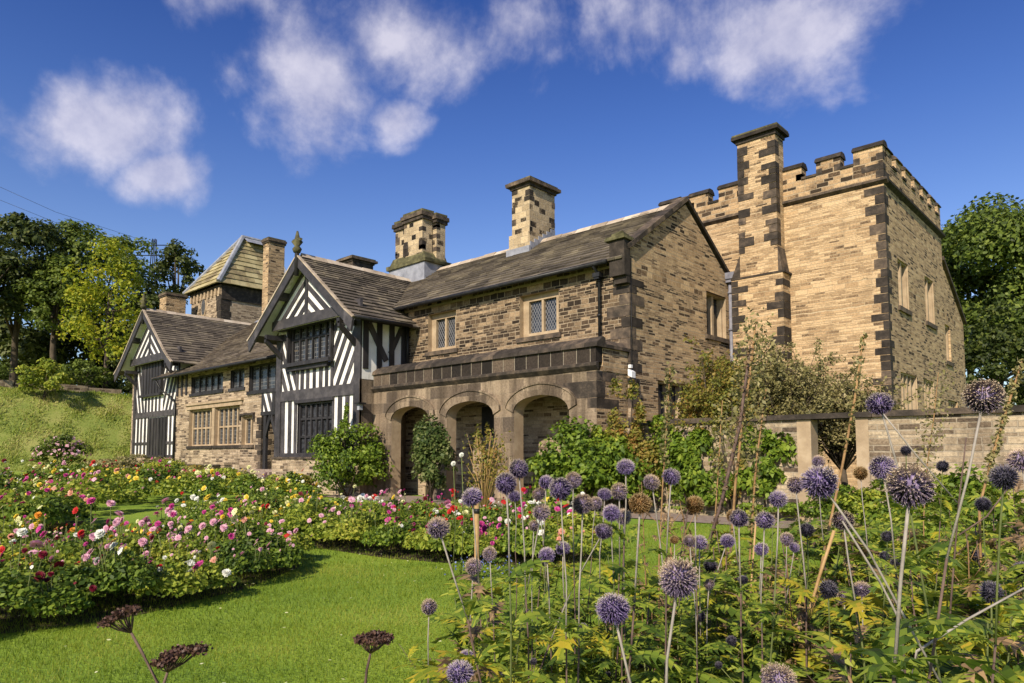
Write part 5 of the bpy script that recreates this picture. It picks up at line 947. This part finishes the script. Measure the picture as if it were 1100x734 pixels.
HM = {'violet': [thistle_head('thistle_violet', 1), thistle_head('thistle_violet', 2, 430, .05)], 'fading': [thistle_head('thistle_fading', 3), thistle_head('thistle_fading', 4, 430, .03)], 'brown': [thistle_head('thistle_brown', 5)], 'dark': [thistle_head('thistle_dark', 6, 300, .02)]}
# inner ball so that no light shows through
def lobed_leaf(seed, k=6):
    """jagged lobed leaf about one unit long, curving over"""
    rs = np.random.RandomState(seed); V = []
    def sp(t): return np.array([t, 0, .18*math.sin(t*2.2)-.28*t*t])
    for i in range(k):
        t0, t1 = i/k, (i+1)/k; c0, c1 = sp(t0), sp(t1); w = .30*math.sin(math.pi*min(1, (t0+.10)/1.05))**.8*rs.uniform(.8, 1.2)
        for s in (-1, 1):
            tip = sp(min(1, t0+.16))+[.05, s*w, .05*rs.uniform(-1, 1)-.03]; mid0 = c0+[.02, s*w*.35, .015]; mid1 = c1+[0, s*w*.28, .015]
            V += [c0, mid0, mid1, c1]; V += [mid0, tip, sp(t1)+[-.01, s*w*.55, .0], mid1]
    V += [sp(.92), sp(.97)+[0, .03, 0], sp(1.06), sp(.97)-[0, .03, 0]]; return np.array(V)
LL = [lobed_leaf(i, 6+i % 3) for i in range(5)]
def leafset(name, specs, mat, parent, rs):
    """specs: (position, direction, length)"""
    A = []
    for (p, d, L) in specs:
        V = LL[rs.randint(0, 5)]*L; d = np.array(d, float); d /= np.linalg.norm(d); s = np.cross((0, 0, 1.), d); s /= np.linalg.norm(s)+1e-9; n = np.cross(d, s); tw = rs.uniform(-.5, .5); s2 = s*math.cos(tw)+n*math.sin(tw); n2 = np.cross(d, s2)
        A.append(np.asarray(p)+V[:, :1]*d+V[:, 1:2]*s2+V[:, 2:]*n2)
    return npmesh(name, np.concatenate(A), 4, mat, parent)
HEADS = [(507, 534, 22, 'violet'), (471, 567, 24, 'fading'), (557, 504, 21, 'violet'), (543.5, 519.5, 24, 'violet'), (553, 533, 14, 'violet'), (586.7, 518, 16, 'violet'), (579, 531, 15, 'fading'), (602, 525, 24, 'violet'), (616, 516, 18, 'fading'), (581.5, 550, 20, 'fading'), (626, 541.6, 23, 'fading'), (640, 540.5, 14, 'fading'), (649.7, 531, 15, 'violet'), (665.3, 528, 19, 'fading'), (672.2, 501.5, 19, 'violet'), (656.6, 551, 19, 'violet'), (669.8, 555.4, 18, 'fading'), (687.8, 541, 25, 'brown'), (700, 518, 19, 'fading'), (721.3, 512, 20, 'violet'), (648.7, 570.6, 19, 'violet'), (604.7, 589, 16, 'violet'), (587.4, 596.6, 18, 'violet'), (526, 595, 16, 'fading'), (508.5, 608.7, 19, 'fading'), (461, 652, 17, 'fading'), (501, 705.6, 17, 'violet'), (494, 722, 28, 'violet'), (658.4, 654, 36, 'violet'), (626.2, 674.8, 11, 'dark'), (644.2, 715, 12, 'dark'), (573.6, 565, 12, 'fading'),
 (746.3, 542.3, 19, 'brown'), (786.8, 554.4, 14, 'brown'), (793.7, 557, 19, 'violet'), (821.4, 559, 20, 'violet'), (836.3, 536, 20, 'violet'), (854.3, 521, 18, 'fading'), (879.6, 495.6, 14, 'fading'), (880.3, 517.4, 36, 'violet'), (866.8, 569.3, 16, 'dark'), (845, 578.7, 14, 'fading'), (853.6, 588, 11, 'violet'), (818, 590, 15, 'violet'), (781.6, 581, 16, 'violet'), (751.5, 582.8, 17, 'violet'), (740.7, 581, 13, 'fading'), (763.2, 608, 15, 'dark'), (761.5, 628, 12, 'fading'), (798.2, 623, 11, 'dark'), (752, 661.8, 12, 'dark'), (785.7, 688.8, 12, 'dark'), (729, 621, 43, 'fading'), (760, 730, 18, 'fading'), (837, 730, 36, 'fading'), (889.6, 633.4, 20, 'dark'), (724.4, 580, 10, 'brown'),
 (924.4, 508.4, 15, 'brown'), (948, 502.5, 27, 'violet'), (978, 522, 49, 'fading'), (905.4, 559, 22, 'fading'), (953.2, 576.3, 13, 'dark'), (907, 642, 16, 'fading'), (925.5, 633, 19, 'fading'), (1078.5, 513, 28, 'dark'), (1096, 494, 27, 'fading'), (1056, 541.6, 16, 'dark'), (1012.7, 501, 14, 'dark'), (1064.7, 636, 24, 'dark'), (1050, 597.7, 14, 'dark'), (1097.6, 613, 19, 'dark'), (962.5, 603, 11, 'dark'), (950, 597.7, 11, 'dark'), (978, 665, 12, 'dark'), (973, 484, 12, 'dark'), (944.5, 433.6, 26, 'violet'), (1057, 426, 40, 'fading')]
BIGN = {12: 0}
def place_words(i, x, y, d, c):
    col = {'violet': 'violet', 'fading': 'violet and beige', 'brown': 'brown faded', 'dark': 'small dark' if d < 14 else 'dark'}[c]
    size = 'large' if d >= 34 else 'medium' if d >= 22 else 'small' if col[0:5] != 'small' else ''
    bg_ = ('before the rose and arches' if x < 560 and y < 560 else 'above the lawn at left' if x < 560 else 'before the dark green shrub' if x < 690 and y < 548 else 'before the hanging creepers' if x < 850 and y < 548 else 'before the doorway pier' if x < 900 and y < 530 else 'against the garden wall' if y < 530 else 'against the path' if y < 575 and x < 860 else 'low over the lawn' if x < 860 else 'among the right hand foliage')
    return f'{size} {col} globe thistle head {bg_}'.strip()
seen = {}; desc = []
for i, (x, y, d, c) in enumerate(HEADS): w = place_words(i, x, y, d, c); seen.setdefault(w, []).append(i); desc.append(w)
ORD = ['first', 'second', 'third', 'fourth', 'fifth', 'sixth', 'seventh', 'eighth', 'ninth', 'tenth']
for w, ids in seen.items():
    if len(ids) > 1:
        for k, i in enumerate(sorted(ids, key=lambda j: HEADS[j][0])): desc[i] = w.replace(' globe thistle head', ' globe thistle')+f', {ORD[k]} from the left'
    else: desc[ids[0]] = w.replace(' globe thistle head', ' globe thistle')
rs = np.random.RandomState(77)
# some stems are long and leaning in the photograph: (head index) -> picture point the stem passes, depth factor
LEAN = {1: (497, 640), 2: (565, 610), 3: (548, 640), 9: (573, 590), 20: (632, 600), 28: (680, 740), 39: (990, 655), 44: (770, 615), 52: (717, 700), 59: (970, 660), 75: (985, 560), 76: (1040, 500), 58: (965, 600)}
for i, (x, y, d, c) in enumerate(HEADS):
    real = .052 if d > 13 else .034
    D = real*F0/d; D = max(.8, min(D, 4.2)); P = at(x, y, D); R0 = d/2*D/F0*1.06
    if i in LEAN: q2 = at(LEAN[i][0], LEAN[i][1], D*1.0); dr = (q2-P)/abs((q2-P)[2]); 
    else: dr = np.array([rs.uniform(-.12, .12), rs.uniform(-.12, .12), -1.])
    dr = dr*[1, 1, 1]; low_ = P+dr*(rs.uniform(.09, .2) if i not in LEAN else .3); B = low_+np.array([dr[0]*.25, dr[1]*.25, -1])*low_[2]; B[2] = 0
    T = empty('globe_thistle', B, desc[i], 'globe thistle', 'globe thistles in the foreground')
    mb = MB(); pale = 'pale_stem' if c != 'dark' else 'green_stem'; sr = (.0018 if d > 13 else .0013)*rs.uniform(.85, 1.2)
    t_ = np.linspace(0, 1, 13)[:, None]; C1 = P+dr*.42; C2 = B*[1, 1, 0]+[0, 0, B[2]+P[2]*.35]+rs.normal(size=3)*[.03, .03, 0]
    S_ = (1-t_)**3*P+3*(1-t_)**2*t_*C1+3*(1-t_)*t_**2*C2+t_**3*B; S_[1:] += np.cumsum(rs.normal(size=(12, 3))*[.0035, .0035, 0], 0); k5 = 2 if rs.rand() < .7 else 3
    mb.tube(list(S_[:k5+1]), [sr*(1+.06*q) for q in range(k5+1)], pale, 6); mb.tube(list(S_[k5:]), [sr*(1+.07*(q+k5)) for q in range(13-k5)], 'dark_stem' if i % 3 else 'green_stem', 6); mb.build('stem', T); low_ = S_[k5]
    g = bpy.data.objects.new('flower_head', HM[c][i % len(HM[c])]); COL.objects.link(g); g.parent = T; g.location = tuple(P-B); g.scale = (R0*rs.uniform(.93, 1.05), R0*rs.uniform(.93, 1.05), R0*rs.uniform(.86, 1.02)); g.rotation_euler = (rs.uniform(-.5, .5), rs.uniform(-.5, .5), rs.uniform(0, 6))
    sp_ = []; nL = rs.randint(14, 24)
    for k in range(nL):
        q = S_[min(11, k5+int(rs.rand()**1.3*9))]+rs.normal(size=3)*.008; a = rs.uniform(0, 6.28); sp_.append((q, (math.cos(a), math.sin(a), rs.uniform(-.1, .7)), rs.uniform(.08, .17)*(1.25 if q[2] < .9 else .75)))
    leafset('leaves', sp_, 'leaf_thistle' if rs.rand() < .8 else 'leaf_thistle_yellow' if rs.rand() < .8 else 'leaf_dead', T, rs)
    if i % 4 == 0:   # a side shoot with a small unopened head
        a = S_[6]; e = a+np.array([rs.uniform(-.12, .12), rs.uniform(-.1, .1), rs.uniform(.12, .25)]); mb = MB(); mb.tube([a, (a+e)/2+[.01, 0, .02], e], .0013, 'green_stem', 5); sh = mb.build('side_shoot', T); g2 = bpy.data.objects.new('flower_head', HM['dark'][0]); COL.objects.link(g2); g2.parent = T; g2.location = tuple(e-B); g2.scale = (R0*.4 if D > 1.2 else .011,)*3
# inner dark cores of the heads are part of their mesh (base of every floret)
# leafy thistle growth without heads
k = 0
GR = [(470, 3.0, .55), (505, 2.7, .75), (540, 3.2, .85), (575, 2.8, .85), (610, 3.1, .9), (640, 2.6, .8), (675, 2.9, .95), (705, 2.4, .9), (735, 3.0, 1.05), (770, 2.6, .95), (800, 3.1, 1.05), (830, 2.7, 1.0), (865, 3.0, 1.05), (890, 2.4, .95), (920, 2.8, 1.1), (945, 2.2, 1.05), (975, 2.6, 1.15), (1000, 2.1, 1.1), (1030, 2.5, 1.2), (1055, 2.0, 1.15), (1085, 2.4, 1.2), (1110, 2.0, 1.2), (900, 1.8, .95), (950, 1.7, 1.0), (1000, 1.6, 1.05), (1050, 1.55, 1.05), (1095, 1.5, 1.1), (870, 3.8, 1.05), (930, 3.6, 1.15), (990, 3.4, 1.2), (1045, 3.3, 1.25), (690, 1.9, .85), (745, 1.8, .85), (600, 2.1, .7), (560, 2.2, .7), (800, 1.9, .85), (850, 1.8, .85)]
GR += [(x, D, h) for x, D, h in [(960, 4.5, 1.15), (1020, 4.4, 1.2), (1080, 4.2, 1.25), (905, 4.6, 1.0)]]
GR = [(x, D, h*(1.10 if x < 880 and D > 2.3 else 1.)) for x, D, h in GR]+[(x, 2.5+.9*((i*37) % 10)/10, .92+.18*((i*53) % 10)/10) for i, x in enumerate(range(530, 880, 40))]+[(x, 3.4+.9*((i*31) % 10)/10, 1.05+.15*((i*53) % 10)/10) for i, x in enumerate(range(700, 900, 45))]
for (x, D, h) in GR:
    B = gpos(x, D); B = B+[rs.uniform(-.05, .05), rs.uniform(-.05, .05), 0]; near = 'near' if D < 2 else 'middle distance' if D < 3 else 'farther'
    wh = 'left of the thistle group' if x < 560 else 'in the middle of the thistle group' if x < 720 else 'among the thistles before the lawn' if x < 870 else 'in the right hand foliage' if x < 1000 else 'at the right edge of the foliage'
    T = empty('leafy_thistle', B, f'leafy thistle growth without flowers, {near}, {wh}', 'thistle foliage', f'{near} leafy thistle stems {wh}')
    mb = MB(); sp_ = []
    dens = 1.25 if x < 860 else 2.6
    for s in range(3 if x < 860 else 4):
        a = rs.uniform(0, 6.28); e = B+[math.cos(a)*.14, math.sin(a)*.14, h*rs.uniform(.75, 1.08)]; mb.tube([B, (B+e)/2+rs.normal(size=3)*.02, e], [.005, .004, .002], 'dark_stem' if s % 2 else 'green_stem', 5)
        for q in range(int(15*dens)):
            f = rs.uniform(.3, 1.); a2 = rs.uniform(0, 6.28); sp_.append((B+(e-B)*f+rs.normal(size=3)*.01, (math.cos(a2), math.sin(a2), rs.uniform(-.2, .8)), rs.uniform(.09, .19)))
    for q in range(5):
        b_ = B+np.array([0, 0, h*rs.uniform(.45, .8)])+rs.normal(size=3)*.03; e = b_+[rs.uniform(-.16, .16), rs.uniform(-.16, .16), rs.uniform(.08, .26)]; mb.tube([b_, (b_+e)/2+rs.normal(size=3)*.012, e], [.0022, .0016, .0009], 'dark_stem' if q % 2 else 'green_stem', 4)
        for w_ in range(3): a2 = rs.uniform(0, 6.28); sp_.append((b_+(e-b_)*rs.uniform(.3, 1), (math.cos(a2), math.sin(a2), rs.uniform(-.3, .8)), rs.uniform(.05, .1)))
    rs.shuffle(sp_) if False else None; sp_ = [sp_[u] for u in rs.permutation(len(sp_))]
    mb.build('stem', T); n1 = int(len(sp_)*.76); leafset('leaves', sp_[:n1], 'leaf_thistle', T, rs); leafset('leaves', sp_[n1:], 'leaf_thistle_yellow' if rs.rand() < .62 else 'leaf_dead', T, rs)
# ------------------------------------------------------------------ dried flower spikes
def spike(pts, D, label, rad=.012, pod=.018, n=150, mat='dry_stem', top=.45, sr=.006):
    W_ = [at(x, y, D) for x, y in pts]; e = W_[-1]; B = np.array([e[0]+(e[0]-W_[-2][0])*.5, e[1]+(e[1]-W_[-2][1])*.5, 0.]); T = empty('dried_flower_spike', B, label, 'dried flower spike')
    mb = MB(); mb.tube(W_+[B], [sr*.5]+[sr]*(len(W_)-1)+[sr*1.4], mat, 6); mb.build('stem', T); r2 = np.random.RandomState(int(pts[0][0])); A = []
    L = [np.linalg.norm(W_[i+1]-W_[i]) for i in range(len(W_)-1)]; tot = sum(L)
    for k in range(n):
        s = tot*top*r2.uniform(0, 1); i = 0
        while s > L[i] and i < len(L)-1: s -= L[i]; i += 1
        q = W_[i]+(W_[i+1]-W_[i])*min(1, s/L[i]); o_ = r2.normal(size=3); o_ /= np.linalg.norm(o_); A.append(q+o_*rad*r2.uniform(.5, 1.3))
    npmesh('seed_pods', leafquads(np.array(A), pod, None, 0, .6, .3, 0, r2), 4, 'leaf_dead' if top > .85 else 'leaf_brown', T)
spike([(928, 359), (918, 430), (905, 500), (890, 570), (876, 640)], 3.2, 'thin tan spike leaning across the doorway gap', .012, .012)
spike([(1098, 388), (1083, 435), (1066, 490), (1052, 545)], 2.6, 'thick seeded spike leaning at the right edge', .017, .009, 420, top=.8, sr=.005)
spike([(720, 392), (716, 460), (712, 520), (708, 600)], 4.4, 'pinkish brown spike before the lower gable window', .03, .016, 260, top=.55, sr=.005)
spike([(812, 345), (806, 400), (798, 450), (790, 520), (786, 580), (780, 640)], 4.6, 'tallest seeded spike in front of the courtyard tree', .10, .017, 900, top=.5, sr=.009)
spike([(806, 372), (795, 455), (775, 540), (750, 620), (735, 690)], 3.6, 'thick dark stalk curving down across the creepers', .015, .012, 300, 'dark_stem', .9, sr=.009)
spike([(823, 418), (812, 500), (808, 560), (803, 640)], 3.8, 'slim straight spike between the hanging creepers', .02, .014, 260, top=.8)
spike([(1008, 400), (1003, 450), (996, 500), (992, 560)], 5.0, 'pale twiggy spike against the garden wall', .09, .013, 420, top=.7, sr=.004)
spike([(776, 430), (772, 500), (768, 560)], 6., 'short leafy spike among the creepers', .06, .018, 260, top=.8)
def cane_(pts, D, label, r=.006, name='garden_cane', mat='cane'):
    W_ = [at(x, y, D) for x, y in pts]; e = W_[-1]; d = W_[-1]-W_[-2]; f = e[2]/max(.05, -d[2]); B = e+d*min(f, 6); B[2] = 0; mb = MB(); mb.tube(W_+[B], r, mat, 7)
    o = mb.build(name); tag(o, label, 'garden cane')
cane_([(896, 570), (880, 620), (858, 700)], 2.6, 'bamboo cane leaning left at the edge of the lawn')
cane_([(958, 600), (948, 650)], 3.0, 'short cane standing in the right hand foliage', .005)
cane_([(812, 560), (803, 680)], 3.0, 'upright orange cane in front of the lawn', .004)
# branching dead stems at right
for (pts, D, lb) in [([(905, 560), (945, 625), (966, 665), (970, 740)], 1.3, 'bare forked stem under the large brown thistle'), ([(1100, 632), (1040, 665), (985, 700), (975, 745)], 1.25, 'pale bare branch reaching in from the right edge'), ([(1038, 470), (1030, 540), (1022, 640), (1018, 700)], 1.9, 'upright dark purple stem in the right hand foliage'), ([(945, 440), (985, 490), (1028, 540)], 1.9, 'pale diagonal stem under the topmost violet thistle'), ([(1090, 515), (1060, 555), (1030, 575)], 1.9, 'curving side branch of the purple stem')]:
    W_ = [at(x, y, D) for x, y in pts]; mb = MB(); mb.tube(W_, [.0018, .0022, .0026, .003][:len(W_)], 'pale_stem' if 'pale' in lb or 'bare' in lb else 'dark_stem', 6); o = mb.build('bare_stem'); tag(o, lb, 'stem')
# tree stake with its tie
p = pZ(512, 622); mb = MB(); mb.tube([p, p+[0, 0, 1.1]], .032, 'cane', 9, False); o = mb.build('wooden_stake'); tag(o, 'short round wooden stake on the lawn before the long bed', 'stake'); mb = MB(); mb.tube([p+[0, 0, .80], p+[0, 0, .86]], .037, 'black_iron', 9); put(mb.build('tie'), o)
rs5 = np.random.RandomState(12); q = pZ(525, 626); T = shrub('blue_flower_clump', q, .5, .35, .3, 900, .02, 'leaf_dahlia', 131, 'low clump of small blue flowers on the lawn behind the thistles', 'flower clump', stems=0, lobes=10); npmesh('flowers', leafquads(q+[0, 0, .22]+rs5.normal(size=(160, 3))*[.25, .2, .06], .014, None, 0, .9, .5, 0, rs5), 4, 'petal_blue', T)
# white pompom flowers
for i, (x, y) in enumerate([(495.7, 488.7), (487, 498)]):
    P = at(x, y, 9.); b0 = P.copy(); b0[2] = 0; T = empty('white_flower', b0, ['upper round white flower before the middle arch', 'lower round white flower before the middle arch'][i], 'flower'); mb = MB(); mb.tube([b0, (b0+P)/2+[.05, 0, 0], P], .006, 'green_stem', 5); mb.build('stem', T); g = bpy.data.objects.new('flower', FM['white'][1]); COL.objects.link(g); g.parent = T; g.location = tuple(P-b0); g.scale = (.075,)*3; g.rotation_euler = (1.0, .2, 0)
# dark dried flat flower heads in the left foreground
def flathead(hx, hy, w, D, pts, label, tilt, seed):
    r3 = np.random.RandomState(seed); P = at(hx, hy, D); W_ = [P]+[at(x, y, D) for x, y in pts]; e = W_[-1]; B = np.array([e[0], e[1], 0.]); T = empty('dried_flat_flower', B, label, 'dried flower'); mb = MB(); rad = w/2*D/F0*.85
    mb.tube(W_[1:]+[B], [.003, .0035, .004, .005][:len(W_)], 'dark_stem', 6); A = []; ax = unit(at(hx+10, hy+tilt*10, D)-P); ay = D_
    for k in range(26):
        a = r3.uniform(0, 6.28); r = rad*math.sqrt(r3.uniform(0, 1)); q = P+ax*r*math.cos(a)+ay*r*math.sin(a)+[0, 0, rad*.25*(1-(r/rad)**2)]; mb.tube([W_[1], (W_[1]+q)/2-[0, 0, rad*.1], q], [.0018, .0012, .001], 'dark_stem', 4)
        A.append(q+r3.normal(size=(60, 3))*rad*.13*[1, 1, .6])
    mb.build('stem', T); npmesh('flower_head', leafquads(np.concatenate(A), .0042, None, 0, .8, .3, 0, r3), 4, 'leaf_seedhead', T)
leafmat('leaf_seedhead', [(.03, .016, .012), (.08, .04, .028), (.16, .09, .06)], trans=.05)
flathead(131, 662, 44, 1.7, [(141, 680), (152, 700), (170, 735)], 'brown dried flat flower head leaning left in the foreground', -.45, 1)
flathead(192, 706, 60, 1.5, [(180, 722), (176, 735), (172, 745)], 'dark dried flat flower head low in the left foreground', -.3, 2)
flathead(403, 687, 42, 1.7, [(398, 702), (394, 720), (392, 740)], 'brown dried flat flower head above the lawn centre', 0., 3)
# power lines and pylon
mb = MB()
for dy in (0, 14): mb.tube([at(-60, 190+dy, 160), at(0, 201+dy, 150), at(60, 228+dy*.8, 150), at(165, 262+dy*.5, 170)], .035, 'black_iron', 4)
tag(mb.build('power_line'), 'thin power lines crossing the sky at upper left', 'power line')
a = at(166, 257, 170); mb = MB(); b0 = a.copy(); b0[2] = 0
for s in (-1, 1):
    for u in (-1, 1): mb.tube([b0+R_*s*2.2+D_*u*2.2, a+R_*s*.3+D_*u*.3], .12, 'black_iron', 4)
for z, w in ((-1.5, 3.5), (-4, 4.5)): mb.tube([a+R_*w+[0, 0, z], a-R_*w+[0, 0, z]], .12, 'black_iron', 4)
tag(mb.build('pylon'), 'distant electricity pylon beside the slender tree', 'pylon')
shrub('climbing_shrub', gpos(690, 18.9), .6, .4, 3.2, 3400, .055, 'leaf_autumn', 43, 'yellowing climber between the security light and the gable windows', lobes=22, lobe=.36)
shrub('climbing_shrub', gpos(655, 19.2), .7, .4, 2.6, 3200, .055, 'leaf_bed_yellow', 44, 'yellow green bushy top behind the broad dark shrub', lobes=18, lobe=.4)
tree('broadleaf_tree', gz((-49, 0, 0)), 7.5, (3, 3, 3), 1.0, 26, 160, .16, 'leaf_dark', 91, 'tree standing beyond the left edge of the picture by the bank', 'tree')
# fallen petals and leaves lying on the lawn
r6 = np.random.RandomState(33); n = 260; D = r6.uniform(4.5, 13, n); v = (r6.uniform(0, 900, n)-CX)/F0; P = CAM+np.outer(D, D_)+np.outer(D*v, R_); P[:, 2] = .045
npz = leafquads(P, .016, np.tile([0, 0, 1.], (n, 1)), 1.2, .7, 1., 0, r6); o = npmesh('fallen_petals', npz, 4, 'petal_pale_yellow'); tag(o, 'pale fallen petals and leaves scattered on the lawn', 'petals', kind='stuff')
# rusty dried plants and extra branching dead stems among the thistles
r7 = np.random.RandomState(55)
for i, (x, D, h, lb) in enumerate([(700, 2.7, 1.25, 'rusty dried plant at the left end of the brown stems'), (712, 3.3, 1.35, 'tall rusty dried plant behind the large beige thistle'), (765, 3.0, 1.2, 'rusty dried plant before the lawn near the dark stalk'), (805, 3.4, 1.3, 'rusty dried plant by the slim straight spike'), (925, 2.9, 1.25, 'rusty dried plant at the right end of the lawn'), (880, 2.4, 1.1, 'short rusty dried plant before the doorway'), (1010, 2.3, 1.3, 'rusty dried plant in the right hand foliage'), (1065, 2.6, 1.4, 'tall rusty dried plant near the right edge')]):
    B = gpos(x, D); T = empty('dried_plant', B, lb, 'dried plant'); mb = MB(); sp_ = []
    for k in range(4):
        a = r7.uniform(0, 6.28); e = B+[math.cos(a)*.13, math.sin(a)*.13, h*r7.uniform(.7, 1.05)]; m_ = (B+e)/2+r7.normal(size=3)*.035; mb.tube([B, m_, e], [.0045, .0035, .0015], 'dry_stem' if k % 2 else 'dark_stem', 5)
        for q in range(4): f = r7.uniform(.4, .9); p0 = m_+(e-m_)*f; p1 = p0+[r7.uniform(-.12, .12), r7.uniform(-.12, .12), r7.uniform(.03, .14)]; mb.tube([p0, p1], [.002, .001], 'dry_stem', 4); sp_.append((p1, r7.normal(size=3)+[0, 0, -.5], r7.uniform(.03, .06)))
        for q in range(16): f = r7.uniform(.35, 1); a2 = r7.uniform(0, 6.28); sp_.append((B+(e-B)*f+r7.normal(size=3)*.015, (math.cos(a2), math.sin(a2), r7.uniform(-1.2, .3)), r7.uniform(.03, .085)))
    mb.build('stem', T); leafset('leaves', sp_, 'leaf_dead', T, r7)
